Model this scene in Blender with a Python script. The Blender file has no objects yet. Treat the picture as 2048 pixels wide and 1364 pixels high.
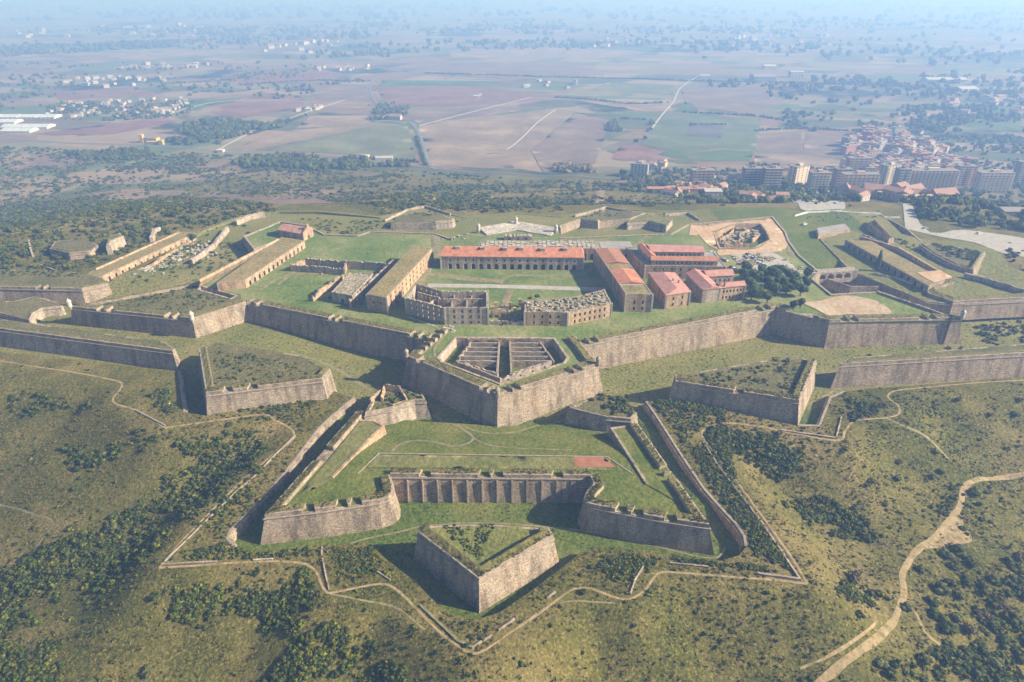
import bpy, math, random
import numpy as np
from mathutils import Vector, geometry
from mathutils.bvhtree import BVHTree
random.seed(7); rng = np.random.default_rng(11)
C = bpy.context.scene.collection
SC = bpy.context.scene
R = math.radians
# ---------------------------------------------------------------- camera
CAMZ = 190.0; PITCH = R(27.86); FPX = 1366.0
cd = bpy.data.cameras.new('camera'); cam = bpy.data.objects.new('camera', cd); C.objects.link(cam)
cam.location = (0, 0, CAMZ); cam.rotation_euler = (R(90) - PITCH, 0, 0)
cd.sensor_width = 36.0; cd.lens = 36.0 * FPX / 2048.0; cd.clip_start = 1.0; cd.clip_end = 60000.0
SC.camera = cam
# ---------------------------------------------------------------- sun, sky, exposure
SUN_EL = R(30); SUN_AZ = R(98)        # clockwise from +Y (forward): the sun stands right of the view, a little behind it
SUN_DIR = Vector((math.sin(SUN_AZ) * math.cos(SUN_EL), math.cos(SUN_AZ) * math.cos(SUN_EL), math.sin(SUN_EL)))
W = bpy.data.worlds.new('World'); SC.world = W; W.use_nodes = True
nt = W.node_tree; bg = nt.nodes['Background']
sky = nt.nodes.new('ShaderNodeTexSky'); sky.sky_type = 'NISHITA'; sky.sun_disc = False
sky.sun_elevation = SUN_EL; sky.sun_rotation = SUN_AZ; sky.altitude = 200; sky.dust_density = 2.0; sky.ozone_density = 1.5
nt.links.new(sky.outputs[0], bg.inputs[0]); bg.inputs[1].default_value = 0.055
sl = bpy.data.lights.new('sun', 'SUN'); sl.energy = 5.0; sl.angle = R(0.6); sl.color = (1.0, 0.91, 0.77)
so = bpy.data.objects.new('sun', sl); C.objects.link(so); so.rotation_euler = SUN_DIR.to_track_quat('Z', 'Y').to_euler()
so.location = (300, -100, 400)
SC.view_settings.view_transform = 'Standard'; SC.view_settings.look = 'None'
SC.view_settings.exposure = 1.1; SC.view_settings.gamma = 1.0
SC.cycles.max_bounces = 5; SC.cycles.diffuse_bounces = 2; SC.cycles.glossy_bounces = 1; SC.cycles.transmission_bounces = 1
SC.cycles.volume_bounces = 2; SC.cycles.transparent_max_bounces = 4
SC.cycles.use_denoising = True
# ---------------------------------------------------------------- helpers: measuring
def P(x, y, z=0.0):
    """world point at height z seen at photo position x, y (used for surveying the plan)"""
    u = (x - 1024) / FPX; w = (682 - y) / FPX
    dy = math.cos(PITCH) + w * math.sin(PITCH); dz = -math.sin(PITCH) + w * math.cos(PITCH)
    t = (z - CAMZ) / dz
    return np.array((u * t, dy * t))
def PL(pts, z=0.0): return [tuple(P(x, y, z)) for x, y in pts]
def ss(a, b, v):
    t = np.clip((np.asarray(v, float) - a) / (b - a), 0, 1); return t * t * (3 - 2 * t)
def _h(ix, iy, s):
    n = (ix * 374761393 + iy * 668265263 + s * 144665) & 0x7fffffff
    n = ((n ^ (n >> 13)) * 1274126177) & 0x7fffffff
    return ((n ^ (n >> 16)) & 0xffff) / 65535.0
def vn(x, y, s=0):
    x = np.asarray(x, float); y = np.asarray(y, float)
    ix = np.floor(x).astype(np.int64); iy = np.floor(y).astype(np.int64)
    fx = x - ix; fy = y - iy; fx = fx * fx * (3 - 2 * fx); fy = fy * fy * (3 - 2 * fy)
    return (_h(ix, iy, s) * (1 - fx) + _h(ix + 1, iy, s) * fx) * (1 - fy) + (_h(ix, iy + 1, s) * (1 - fx) + _h(ix + 1, iy + 1, s) * fx) * fy
def fbm(x, y, sc, s=0, o=3):
    v = 0; a = .5; x = np.asarray(x, float) / sc; y = np.asarray(y, float) / sc
    for k in range(o): v = v + a * vn(x, y, s + k); a *= .5; x = x * 2.03; y = y * 2.03
    return v - .45
def inpoly(X, Y, poly):
    X = np.asarray(X, float); Y = np.asarray(Y, float); r = np.zeros(X.shape, bool); n = len(poly)
    for i in range(n):
        x1, y1 = poly[i]; x2, y2 = poly[(i + 1) % n]
        if y1 == y2: continue
        c = ((y1 > Y) != (y2 > Y)) & (X < (x2 - x1) * (Y - y1) / (y2 - y1) + x1); r ^= c
    return r
def dpoly(X, Y, poly, closed=True):
    d = np.full(np.shape(X), 1e9); n = len(poly)
    for i in range(n if closed else n - 1):
        x1, y1 = poly[i]; x2, y2 = poly[(i + 1) % n]; ex = x2 - x1; ey = y2 - y1
        t = np.clip(((X - x1) * ex + (Y - y1) * ey) / max(ex * ex + ey * ey, 1e-9), 0, 1)
        d = np.minimum(d, np.hypot(X - x1 - t * ex, Y - y1 - t * ey))
    return d
# ---------------------------------------------------------------- terrain heights
MOUND = PL([(945, 1310), (790, 1178), (655, 1188), (632, 1145), (560, 1124), (318, 1138), (420, 1025)], -1.4) + PL([(590, 868), (548, 842), (330, 858), (232, 800), (240, 768), (-300, 700), (-600, 640), (-250, 520), (200, 440), (560, 425), (1000, 425), (1500, 420), (1900, 420), (2500, 520), (2500, 740), (2048, 762), (1790, 784), (1798, 828), (1700, 850), (1680, 882), (1410, 858)], 4) + PL([(1500, 1000), (1616, 1169), (1330, 1144), (1262, 1200), (1170, 1178)], -1.4)
def T(x, y):
    """ground outside the ditches: the hill and the plain round it"""
    x = np.asarray(x, float); y = np.asarray(y, float)
    d = np.where(inpoly(x, y, MOUND), 0.0, dpoly(x, y, MOUND))
    base = -1.5 + 5.7 * ss(212, 288, y) + 4.5 * ss(390, 460, y) + 1.5 * ss(-80, -160, x) * ss(240, 300, y)
    g = np.clip((d - 6) / 600, 0, 1); s = 1 - (1 - g) ** 1.7
    z = base * (1 - s) - 80 * s - 5.5 * ss(1, 30, d) * (1 - ss(60, 330, d)) * (1 - ss(380, 440, y))
    am = ss(0, 60, d) * (1 - ss(500, 900, d))
    z = z + am * (13 * fbm(x, y, 95, 5, 2) + 5.5 * fbm(x, y, 30, 9, 3)) + .5 * fbm(x, y, 12, 3, 2) * (1 - ss(500, 900, d))
    return z
_FL = (P(713, 821, 7), P(527, 1030, 7)); _FR = (P(1276, 846, 7), P(1421, 1050, 7))
def F(x, y):
    """floor of the main ditch"""
    x = np.asarray(x, float); y = np.asarray(y, float)
    o = 0
    for (a, b), sg in ((_FL, -1), (_FR, 1)):
        e = (b - a) / math.dist(a, b); d = ((x - a[0]) * -e[1] + (y - a[1]) * e[0]) * sg; o = np.maximum(o, ss(1, 5, d))
    return 2.9 * o * ss(208, 222, y) * ss(297, 270, y) - 6.2 * ss(297, 240, y) + 5 * ss(-75, -165, x) * ss(290, 330, y) * ss(460, 430, y) + 8.3 * ss(430, 462, y - 0 + 32 * ss(-140, -180, x)) + 3.4 * ss(440, 465, y) * ss(150, 190, x) + .35 * fbm(x, y, 14, 21, 3)
# ---------------------------------------------------------------- helpers: scene
def tag(o, label=None, cat=None, group=None, kind=None):
    if label: o['label'] = label
    if cat: o['category'] = cat
    if group: o['group'] = group
    if kind: o['kind'] = kind
    return o
def mesh(name, v, f, mats, mi=None, smooth=False):
    me = bpy.data.meshes.new(name); me.from_pydata([tuple(map(float, a)) for a in v], [], [tuple(map(int, a)) for a in f])
    for m in (mats if isinstance(mats, (list, tuple)) else [mats]): me.materials.append(m)
    if mi is not None: me.polygons.foreach_set('material_index', np.asarray(mi, np.int32))
    if smooth: me.polygons.foreach_set('use_smooth', np.ones(len(me.polygons), bool))
    me.update(); return me
def link(name, me, parent=None, loc=None):
    o = bpy.data.objects.new(name, me); C.objects.link(o)
    if parent is not None: o.parent = parent
    if loc is not None: o.location = loc
    return o
def obj(name, v, f, mats, mi=None, parent=None, smooth=False): return link(name, mesh(name, v, f, mats, mi, smooth), parent)
def empty(name, label, cat, group=None, loc=(0, 0, 0)):
    o = bpy.data.objects.new(name, None); C.objects.link(o); o.empty_display_size = 2; o.location = loc
    return tag(o, label, cat, group)
class MB:
    """collects shapes into one mesh"""
    def __init__(s): s.v = []; s.f = []; s.m = []
    def add(s, v, f, m=0):
        n = len(s.v); s.v += [tuple(map(float, a)) for a in v]; s.f += [tuple(int(i) + n for i in q) for q in f]
        s.m += ([m] * len(f) if isinstance(m, int) else list(m))
    def box(s, x0, x1, y0, y1, z0, z1, m=0, M=None):
        v = [(x, y, z) for z in (z0, z1) for x, y in ((x0, y0), (x1, y0), (x1, y1), (x0, y1))]
        if M is not None: v = [M(p) for p in v]
        s.add(v, [(3, 2, 1, 0), (4, 5, 6, 7), (0, 1, 5, 4), (1, 2, 6, 5), (2, 3, 7, 6), (3, 0, 4, 7)], m)
    def prism(s, poly, z0, z1, m=0, mtop=None):
        n = len(poly); v = [(x, y, z0) for x, y in poly] + [(x, y, z1) for x, y in poly]
        s.add(v, [(i, (i + 1) % n, n + (i + 1) % n, n + i) for i in range(n)], m)
        s.add(v, [tuple(range(n, 2 * n)), tuple(range(n - 1, -1, -1))], m if mtop is None else mtop)
    def obj(s, name, mats, parent=None, smooth=False): return obj(name, s.v, s.f, mats, s.m, parent, smooth)
# ---------------------------------------------------------------- materials
MATS = {}
def mat(name, cols, scale=1.0, rough=.9, bump=.3, detail=6, cols2=None, scale2=.05, mix2=.5, vor=0, streak=0, bscale=None, attr=False, brick=None):
    """procedural: a colour ramp over noise, a second ramp over broad noise, optional cells, vertical streaks and courses"""
    if name in MATS: return MATS[name]
    m = bpy.data.materials.new(name); m.use_nodes = True; t = m.node_tree; N = t.nodes; L = t.links
    b = N['Principled BSDF']; b.inputs['Roughness'].default_value = rough; b.inputs['Specular IOR Level'].default_value = .15
    g = N.new('ShaderNodeNewGeometry')
    def noise(sc, det, vec=None, rgh=.6):
        n = N.new('ShaderNodeTexNoise'); n.inputs['Scale'].default_value = sc; n.inputs['Detail'].default_value = det; n.inputs['Roughness'].default_value = rgh
        L.new(vec if vec is not None else g.outputs['Position'], n.inputs['Vector']); return n
    def ramp(fac, cs, lo=.3, hi=.7):
        r = N.new('ShaderNodeValToRGB'); e = r.color_ramp.elements
        while len(e) < len(cs): e.new(.5)
        for i, c in enumerate(cs): e[i].position = lo + (hi - lo) * i / max(len(cs) - 1, 1); e[i].color = (*c, 1)
        L.new(fac, r.inputs[0]); return r
    n1 = noise(scale, detail); r1 = ramp(n1.outputs[0], cols); col = r1.outputs[0]
    def mixc(a, bb, fac, typ='MIX'):
        x = N.new('ShaderNodeMix'); x.data_type = 'RGBA'; x.blend_type = typ
        if isinstance(fac, float): x.inputs[0].default_value = fac
        else: L.new(fac, x.inputs[0])
        L.new(a, x.inputs[6])
        if isinstance(bb, tuple): x.inputs[7].default_value = (*bb, 1)
        else: L.new(bb, x.inputs[7])
        return x.outputs[2]
    if cols2:
        n2 = noise(scale2, 4); r2 = ramp(n2.outputs[0], cols2); col = mixc(col, r2.outputs[0], float(mix2))
    hgt = n1.outputs[0]
    if vor:
        v = N.new('ShaderNodeTexVoronoi'); v.inputs['Scale'].default_value = vor; L.new(g.outputs['Position'], v.inputs['Vector'])
        rr = N.new('ShaderNodeSeparateColor'); L.new(v.outputs['Color'], rr.inputs[0])
        r3 = ramp(rr.outputs[0], [(.55, .55, .55), (1.25, 1.22, 1.15)], 0, 1); col = mixc(col, r3.outputs[0], 1.0, 'MULTIPLY')
    if streak:
        mc = N.new('ShaderNodeMapping'); mc.inputs['Scale'].default_value = (.5, .5, 3.2); L.new(g.outputs['Position'], mc.inputs[0])
        n5 = noise(.9, 5, mc.outputs[0], .7); r5 = ramp(n5.outputs[0], [(.5, .48, .47), (1.3, 1.28, 1.25)], .33, .66); col = mixc(col, r5.outputs[0], .8, 'MULTIPLY')
        mp = N.new('ShaderNodeMapping'); mp.inputs['Scale'].default_value = (1, 1, .08); L.new(g.outputs['Position'], mp.inputs[0])
        n3 = noise(streak, 4, mp.outputs[0]); r4 = ramp(n3.outputs[0], [(.42, .4, .38), (1, 1, 1)], .35, .55); col = mixc(col, r4.outputs[0], .75, 'MULTIPLY')
    if attr:
        a = N.new('ShaderNodeAttribute'); a.attribute_name = 'tint'; col = mixc(col, a.outputs['Color'], 1.0, 'MULTIPLY')
    L.new(col, b.inputs['Base Color'])
    if bump:
        bp = N.new('ShaderNodeBump'); bp.inputs['Strength'].default_value = bump; bp.inputs['Distance'].default_value = 1.0 / scale * .6
        L.new(hgt, bp.inputs['Height']); L.new(bp.outputs[0], b.inputs['Normal'])
    MATS[name] = m; return m
STONE = mat('rampart_stone', [(.2, .155, .12), (.37, .295, .22), (.56, .46, .35)], 2.4, .92, .5, 8, [(.2, .165, .135), (.4, .33, .255), (.48, .35, .23)], .06, .45, vor=2.6, streak=.3)
STONEL = mat('pale_stone', [(.26, .21, .165), (.42, .345, .27), (.58, .5, .4)], .8, .9, .3, 7, [(.25, .2, .16), (.5, .4, .3)], .12, .4, streak=.35)
STONEO = mat('ochre_stone', [(.26, .18, .11), (.44, .31, .19), (.56, .43, .3)], .7, .9, .3, 7, [(.3, .2, .12), (.5, .37, .24)], .15, .4, streak=.3)
GRASS = mat('ditch_grass', [(.025, .045, .006), (.085, .11, .014), (.21, .21, .045)], .6, .95, .7, 9, [(.04, .08, .008), (.14, .15, .025), (.27, .22, .07)], .045, .55)
GRASSD = mat('dry_grass', [(.06, .07, .016), (.16, .165, .04), (.27, .25, .09)], .45, .95, .6, 8, [(.09, .1, .03), (.22, .19, .08)], .035, .5)
TURF = mat('parapet_turf', [(.04, .045, .012), (.15, .13, .04), (.3, .25, .1)], .9, .95, .7, 8, [(.05, .065, .015), (.2, .16, .06)], .08, .4)
COPE = mat('coping_stone', [(.2, .16, .12), (.38, .31, .24)], .8, .9, .2, 6)
DIRT = mat('bare_earth', [(.13, .11, .05), (.26, .21, .12), (.36, .3, .19)], .4, .95, .2, 7, [(.06, .08, .015), (.27, .22, .12)], .3, .5)
TRACK = mat('track_earth', [(.15, .115, .045), (.31, .225, .115), (.42, .32, .19)], .5, .95, .4, 8, [(.06, .075, .015), (.3, .22, .11), (.4, .3, .18)], .3, .6)
# ---------------------------------------------------------------- region sheets
def resample(pts, step, closed=False):
    out = []; n = len(pts)
    for i in range(n if closed else n - 1):
        a = np.array(pts[i], float); b = np.array(pts[(i + 1) % n], float); k = max(1, int(math.ceil(np.linalg.norm(b - a) / step)))
        for j in range(k): out.append(tuple(a + (b - a) * j / k))
    if not closed: out.append(tuple(pts[-1]))
    return out
def grid_in(poly, step):
    p = np.array(poly); x0, y0 = p.min(0); x1, y1 = p.max(0)
    X, Y = np.meshgrid(np.arange(x0, x1, step), np.arange(y0, y1, step)); X = X.ravel() + rng.uniform(-.25, .25, X.size) * step; Y = Y.ravel() + rng.uniform(-.25, .25, Y.size) * step
    k = inpoly(X, Y, poly); return X[k], Y[k]
def region(outer, holes, pts, edge=4.0):
    loops = [l if e else resample(l, edge, True) for l, e in [(outer, 0)] + [(h, 0) for h in holes]]
    V = []; E = []
    for l in loops:
        n = len(V); V += list(l); E += [(n + i, n + (i + 1) % len(l)) for i in range(len(l))]
    bx, by = pts
    if len(bx):
        keep = inpoly(bx, by, outer)
        for h in holes: keep &= ~inpoly(bx, by, h)
        for l in loops:
            d = dpoly(bx, by, l); keep &= d > .6
        bx, by = bx[keep], by[keep]
        V += list(zip(bx, by))
    vs, es, fs, *_ = geometry.delaunay_2d_cdt([Vector((float(a), float(b))) for a, b in V], E, [], 0, 1e-4)
    va = np.array([(v.x, v.y) for v in vs]); fa = np.array([list(q) for q in fs])
    c = va[fa].mean(1); k = inpoly(c[:, 0], c[:, 1], outer)
    for h in holes: k &= ~inpoly(c[:, 0], c[:, 1], h)
    fa = fa[k]
    a, b, d = va[fa[:, 0]], va[fa[:, 1]], va[fa[:, 2]]
    cr = (b[:, 0] - a[:, 0]) * (d[:, 1] - a[:, 1]) - (b[:, 1] - a[:, 1]) * (d[:, 0] - a[:, 0])
    fa[cr < 0] = fa[cr < 0][:, ::-1]
    return va, fa
def sheet(name, outer, zf, m, step=4.0, holes=(), parent=None, edge=4.0, smooth=True):
    va, fa = region(outer, list(holes), grid_in(outer, step), edge)
    z = zf(va[:, 0], va[:, 1]) if callable(zf) else np.full(len(va), float(zf))
    return obj(name, np.column_stack([va, z]), fa, m, None, parent, smooth)
# ---------------------------------------------------------------- sweeps (walls, parapets, roads)
def offs(pts, d, closed):
    """mitred offset to the left of travel by d"""
    p = np.array(pts, float); n = len(p); out = np.zeros_like(p)
    for i in range(n):
        a = p[(i - 1) % n] if (closed or i > 0) else None; b = p[(i + 1) % n] if (closed or i < n - 1) else None
        ns = []
        for u, w in ((a, p[i]), (p[i], b)):
            if u is None or w is None: continue
            e = w - u; l = np.hypot(*e)
            if l > 1e-6: ns.append(np.array((-e[1], e[0])) / l)
        nm = sum(ns) / len(ns); l2 = nm @ nm
        out[i] = p[i] + nm * (d / max(l2, .25))
    return out
def sweep(pts, prof, closed=False, step=4.0, jit=.0, skew=None):
    """prof: closed loop of (offset, z or callable); offsets are mitred at the plan's corners, then both are subdivided"""
    n0 = len(pts); seg = []
    for i in range(n0 if closed else n0 - 1):
        l = math.dist(pts[i], pts[(i + 1) % n0]); seg.append(max(1, int(math.ceil(l / step))))
    m = len(prof); cols = []
    for off, z in prof:
        o0 = offs(pts, off, closed)
        if skew and not closed:
            e0 = np.array(pts[1]) - np.array(pts[0]); e1 = np.array(pts[-1]) - np.array(pts[-2]); k = skew(off)
            o0[0] += e0 / np.hypot(*e0) * k[0]; o0[-1] -= e1 / np.hypot(*e1) * k[1]
        o = []
        for i, k in enumerate(seg):
            a, b = o0[i], o0[(i + 1) % n0]
            for j in range(k): o.append(a + (b - a) * j / k)
        if not closed: o.append(o0[-1])
        o = np.array(o); zz = z(o[:, 0], o[:, 1]) if callable(z) else np.full(len(o), float(z))
        if jit: zz = zz + rng.uniform(-jit, jit, len(o))
        cols.append(np.column_stack([o, zz]))
    n = len(cols[0]); V = np.stack(cols, 1).reshape(-1, 3); Fs = []; I = []
    for i in range(n if closed else n - 1):
        i2 = (i + 1) % n
        for j in range(m):
            j2 = (j + 1) % m
            Fs.append((i * m + j2, i * m + j, i2 * m + j, i2 * m + j2)); I.append(j)
    if not closed:
        Fs.append(tuple(range(m))); I.append(0); Fs.append(tuple((n - 1) * m + j for j in range(m))[::-1]); I.append(0)
    return V, Fs, I
def cutline(pts, gaps, closed):
    """split a polyline at gaps [(x,y,half)] -> list of open pieces"""
    q = list(pts) + ([pts[0]] if closed else []); L = [0]
    for a, b in zip(q[:-1], q[1:]): L.append(L[-1] + math.dist(a, b))
    cuts = []
    for gx, gy, hw in gaps:
        best = (1e9, 0)
        for i in range(len(q) - 1):
            a = np.array(q[i]); b = np.array(q[i + 1]); e = b - a; t = np.clip(((gx - a[0]) * e[0] + (gy - a[1]) * e[1]) / (e @ e), 0, 1)
            d = math.dist((gx, gy), a + e * t)
            if d < best[0]: best = (d, L[i] + t * math.dist(a, b))
        cuts.append((best[1] - hw, best[1] + hw))
    cuts.sort(); segs = []; s = 0.0
    for a, b in cuts:
        if a - s > 1.0: segs.append((s, a, s > 0, True))
        s = b
    if L[-1] - s > 1.0: segs.append((s, L[-1], s > 0, False))
    def at(d):
        for i in range(len(q) - 1):
            if d <= L[i + 1] or i == len(q) - 2:
                t = (d - L[i]) / (L[i + 1] - L[i]); return tuple(np.array(q[i]) + (np.array(q[i + 1]) - np.array(q[i])) * t)
    out = []
    for a, b, c0, c1 in segs:
        p = [at(a)] + [q[i] for i in range(len(q)) if a + .5 < L[i] < b - .5] + [at(b)]; out.append((p, c0, c1))
    return out
def rampart(par, pts, zt, z0, closed=False, w=5.0, h=1.4, rise=.7, gaps=(), bat=.16, thick=None, turf=None, jit=.14, stone=None, step=4.0):
    """stone scarp with cordon, and the turfed parapet on it (split by embrasures)"""
    stone = stone or STONE; turf = turf or TURF; thick = thick or w + .6
    zb = zt - h; H = zt - (float(np.min(z0(np.array([p[0] for p in pts]), np.array([p[1] for p in pts])))) if callable(z0) else z0)
    z00 = (lambda x, y: z0(x, y) - 1.0) if callable(z0) else z0 - 1.0
    v, f, i = sweep(pts, [(-bat * H, z00), (0, zb - .9), (-.35, zb - .8), (-.35, zb - .35), (0, zb - .25), (0.02, zb), (thick, zb), (thick, z00)], closed, step)
    obj('scarp', v, f, [stone, COPE], [1 if k in (1, 2, 3) else 0 for k in i], par)
    for p, c0, c1 in cutline(pts, gaps, closed):
        cl = closed and not gaps
        if cl: p = p[:-1]
        sk = (lambda o, c0=c0, c1=c1: ((1.1 * (1 - o / w)) * c0, (1.1 * (1 - o / w)) * c1))
        prof = [(.12, zb + .015), (.2, zt), (.9, zt + .08), (w * .5, zt + rise * .5), (w - .6, zt + rise), (w - .1, zt + rise - .1), (w, zb + .015)]
        v, f, i = sweep(p, prof, cl, 2.0, jit, skew=sk)
        obj('parapet', v, f, [stone, turf, COPE], [0 if k in (0, 5, 6) else (2 if k == 1 else 1) for k in i], par)
# ================================================================ THE LAND
DITCH = PL([(-500, 700), (0, 704), (357, 743)], 5.5) + PL([(368, 823), (412, 829), (560, 801), (668, 779), (706, 792)], 5.2) + PL([(640, 860), (560, 948)], 1.4) + \
    PL([(460, 1060), (453, 1076), (466, 1092), (500, 1102), (560, 1100), (640, 1090), (738, 1085), (775, 1120), (830, 1162), (880, 1213), (908, 1230), (940, 1237), (968, 1234), (1003, 1222), (1064, 1180), (1130, 1130), (1165, 1103), (1190, 1094), (1238, 1098), (1315, 1101), (1366, 1115), (1408, 1122), (1442, 1120), (1478, 1110), (1493, 1092), (1490, 1072), (1472, 1046), (1408, 978)], -1.4) + \
    PL([(1361, 906)], 1.2) + PL([(1293, 803), (1345, 800), (1597, 848), (1640, 849), (1652, 820), (1662, 795), (1690, 783), (1730, 778), (2048, 754), (2600, 730)], 4.2) + \
    PL([(2600, 560), (2100, 545), (2015, 535), (1985, 506), (1930, 490), (1850, 488), (1800, 474), (1757, 430), (1690, 424), (1600, 429), (1548, 421), (1380, 421), (1300, 421), (1210, 414), (1120, 432), (1030, 425), (930, 434), (850, 412), (760, 434), (640, 425), (560, 425), (480, 434), (400, 465), (330, 512), (250, 560), (165, 600), (60, 602), (-500, 605)], 8.7)
rings = []
r = 60.0
while r < 15000:
    step = 1.017 if r < 620 else (1.026 if r < 1600 else 1.06); n = 0
    da = R(1.0) if r < 620 else (R(1.5) if r < 1600 else R(3)); lim = R(62)
    a = np.arange(-lim, lim, da) + rng.uniform(-.3, .3) * da
    rings.append(np.column_stack([r * np.sin(a), r * np.cos(a)])); r *= step
back = [(rr * math.sin(a), rr * math.cos(a)) for rr in (80, 200, 500, 1500, 5000, 14000) for a in np.arange(R(66), R(294), R(8))]
allp = np.vstack(rings + [np.array(back), np.array([(0, 0), (15, 30), (-15, 30)])])
OUT = [(15500 * math.sin(-a), 15500 * math.cos(a)) for a in np.arange(0, R(360), R(6))]
va, fa = region(resample(OUT, 99999, True), [DITCH], (allp[:, 0], allp[:, 1]), 4.0) if False else region(OUT, [DITCH], (allp[:, 0], allp[:, 1]), 4.0)
GZ = T(va[:, 0], va[:, 1])
def ground_mat():
    m = bpy.data.materials.new('hill_and_plain'); m.use_nodes = True; t = m.node_tree; N = t.nodes; L = t.links
    b = N['Principled BSDF']; b.inputs['Roughness'].default_value = .95; b.inputs['Specular IOR Level'].default_value = .1
    g = N.new('ShaderNodeNewGeometry')
    def nz(sc, det=6, vec=None):
        n = N.new('ShaderNodeTexNoise'); n.inputs['Scale'].default_value = sc; n.inputs['Detail'].default_value = det; n.inputs['Roughness'].default_value = .65
        L.new(vec or g.outputs['Position'], n.inputs['Vector']); return n.outputs[0]
    def rp(fac, cs, lo=.32, hi=.68, const=False):
        r = N.new('ShaderNodeValToRGB'); e = r.color_ramp.elements
        while len(e) < len(cs): e.new(.5)
        for i, c in enumerate(cs): e[i].position = lo + (hi - lo) * i / max(len(cs) - (0 if const else 1), 1); e[i].color = (*c, 1)
        if const: r.color_ramp.interpolation = 'CONSTANT'
        L.new(fac, r.inputs[0]); return r.outputs[0]
    def mx(a, bb, f, typ='MIX'):
        x = N.new('ShaderNodeMix'); x.data_type = 'RGBA'; x.blend_type = typ
        if isinstance(f, float): x.inputs[0].default_value = f
        else: L.new(f, x.inputs[0])
        L.new(a, x.inputs[6]); L.new(bb, x.inputs[7]); return x.outputs[2]
    fine = rp(nz(.95, 9), [(.006, .009, .002), (.042, .044, .008), (.17, .14, .034), (.42, .32, .12)], .36, .67)
    mid = rp(nz(.07, 5), [(.022, .03, .004), (.11, .1, .02), (.32, .235, .085)])
    big = rp(nz(.012, 4), [(.06, .08, .015), (.17, .15, .04), (.33, .24, .11)], .38, .62)
    near = mx(mx(fine, mid, .38), big, .33)
    # the plain: parcels
    mp = N.new('ShaderNodeMapping'); mp.inputs['Rotation'].default_value = (0, 0, R(24)); mp.inputs['Scale'].default_value = (1 / 170, 1 / 100, 0)
    L.new(g.outputs['Position'], mp.inputs[0])
    v = N.new('ShaderNodeTexVoronoi'); v.distance = 'CHEBYCHEV'; v.inputs['Scale'].default_value = 1.0; v.inputs['Randomness'].default_value = .75; L.new(mp.outputs[0], v.inputs['Vector'])
    sc = N.new('ShaderNodeSeparateColor'); L.new(v.outputs['Color'], sc.inputs[0])
    par = rp(sc.outputs[0], [(.2, .13, .08), (.08, .13, .04), (.27, .2, .12), (.13, .1, .06), (.2, .18, .09), (.06, .08, .03), (.29, .2, .13), (.22, .12, .08), (.15, .14, .07)], 0, 1, True)
    par = mx(par, rp(nz(.02, 5), [(.08, .08, .04), (.34, .28, .18)]), .25)
    ds = N.new('ShaderNodeTexVoronoi'); ds.feature = 'DISTANCE_TO_EDGE'; ds.inputs['Scale'].default_value = 1.0; ds.inputs['Randomness'].default_value = .75; L.new(mp.outputs[0], ds.inputs['Vector'])
    sp = N.new('ShaderNodeSeparateXYZ'); L.new(g.outputs['Position'], sp.inputs[0])
    mr = N.new('ShaderNodeMapRange'); mr.inputs[1].default_value = -66; mr.inputs[2].default_value = -77; L.new(sp.outputs[2], mr.inputs[0])
    wd = rp(nz(.0016, 5), [(0, 0, 0), (1, 1, 1)], .57, .61); woods = rp(nz(.05, 5), [(.012, .022, .01), (.045, .06, .02)])
    par = mx(par, woods, wd)
    col = mx(near, par, mr.outputs[0])
    L.new(col, b.inputs['Base Color'])
    bp = N.new('ShaderNodeBump'); bp.inputs['Strength'].default_value = .9; bp.inputs['Distance'].default_value = 1.0
    L.new(nz(.55, 9), bp.inputs['Height']); L.new(bp.outputs[0], b.inputs['Normal'])
    return m
GROUND = obj('ground', np.column_stack([va, GZ]), fa, ground_mat(), None, None, True); tag(GROUND, kind='structure')
# ditch floor
DX, DY = grid_in(DITCH, 4.5)
dv, df = region(DITCH, [], (DX, DY), 4.0)
FLOOR = obj('ditch_floor', np.column_stack([dv, F(dv[:, 0], dv[:, 1])]), df, [mat('dry_ditch_grass', [(.04, .05, .01), (.12, .12, .03), (.24, .21, .07), (.34, .28, .12)], .6, .95, .7, 9, [(.06, .1, .015), (.15, .15, .04), (.27, .21, .09)], .03, .5), mat('ditch_floor_grass', [(.02, .035, .005), (.06, .09, .01), (.14, .165, .03), (.24, .21, .07)], .7, .95, .7, 9, [(.03, .07, .008), (.09, .12, .02), (.22, .18, .06)], .03, .5)], [1 if (c_[1] < 283 + 10 * w_ or (c_[1] > 425 and c_[0] > 175 and c_[0] < 290)) else 0 for c_, w_ in zip(dv[df].mean(1), fbm(dv[df].mean(1)[:, 0], dv[df].mean(1)[:, 1], 15, 3, 2) * 3)], None, True)
tag(FLOOR, kind='structure')
BV_G = BVHTree.FromPolygons([tuple(p) for p in np.column_stack([va, GZ]).tolist()], [tuple(q) for q in fa.tolist()])
BV_F = BVHTree.FromPolygons([tuple(p) for p in np.column_stack([dv, F(dv[:, 0], dv[:, 1])]).tolist()], [tuple(q) for q in df.tolist()])
_n = len(va)
BV_A = BVHTree.FromPolygons([tuple(p) for p in np.column_stack([va, GZ]).tolist()] + [tuple(p) for p in np.column_stack([dv, F(dv[:, 0], dv[:, 1])]).tolist()], [tuple(q) for q in fa.tolist()] + [tuple(q) for q in (df + _n).tolist()])
def surf(bv, x, y, d=0.0):
    h = bv.ray_cast(Vector((x, y, 400)), Vector((0, 0, -1)))[0]
    return h.z if h else d
def hit(px, py, bv=None):
    """point of the land seen at photo position px,py"""
    u = (px - 1024) / FPX; w = (682 - py) / FPX
    d = Vector((u, math.cos(PITCH) + w * math.sin(PITCH), -math.sin(PITCH) + w * math.cos(PITCH))).normalized()
    h = (bv or BV_G).ray_cast(Vector((0, 0, CAMZ)), d)[0]
    if h is None: h = Vector((*P(px, py, -80), -80))
    return h
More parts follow.
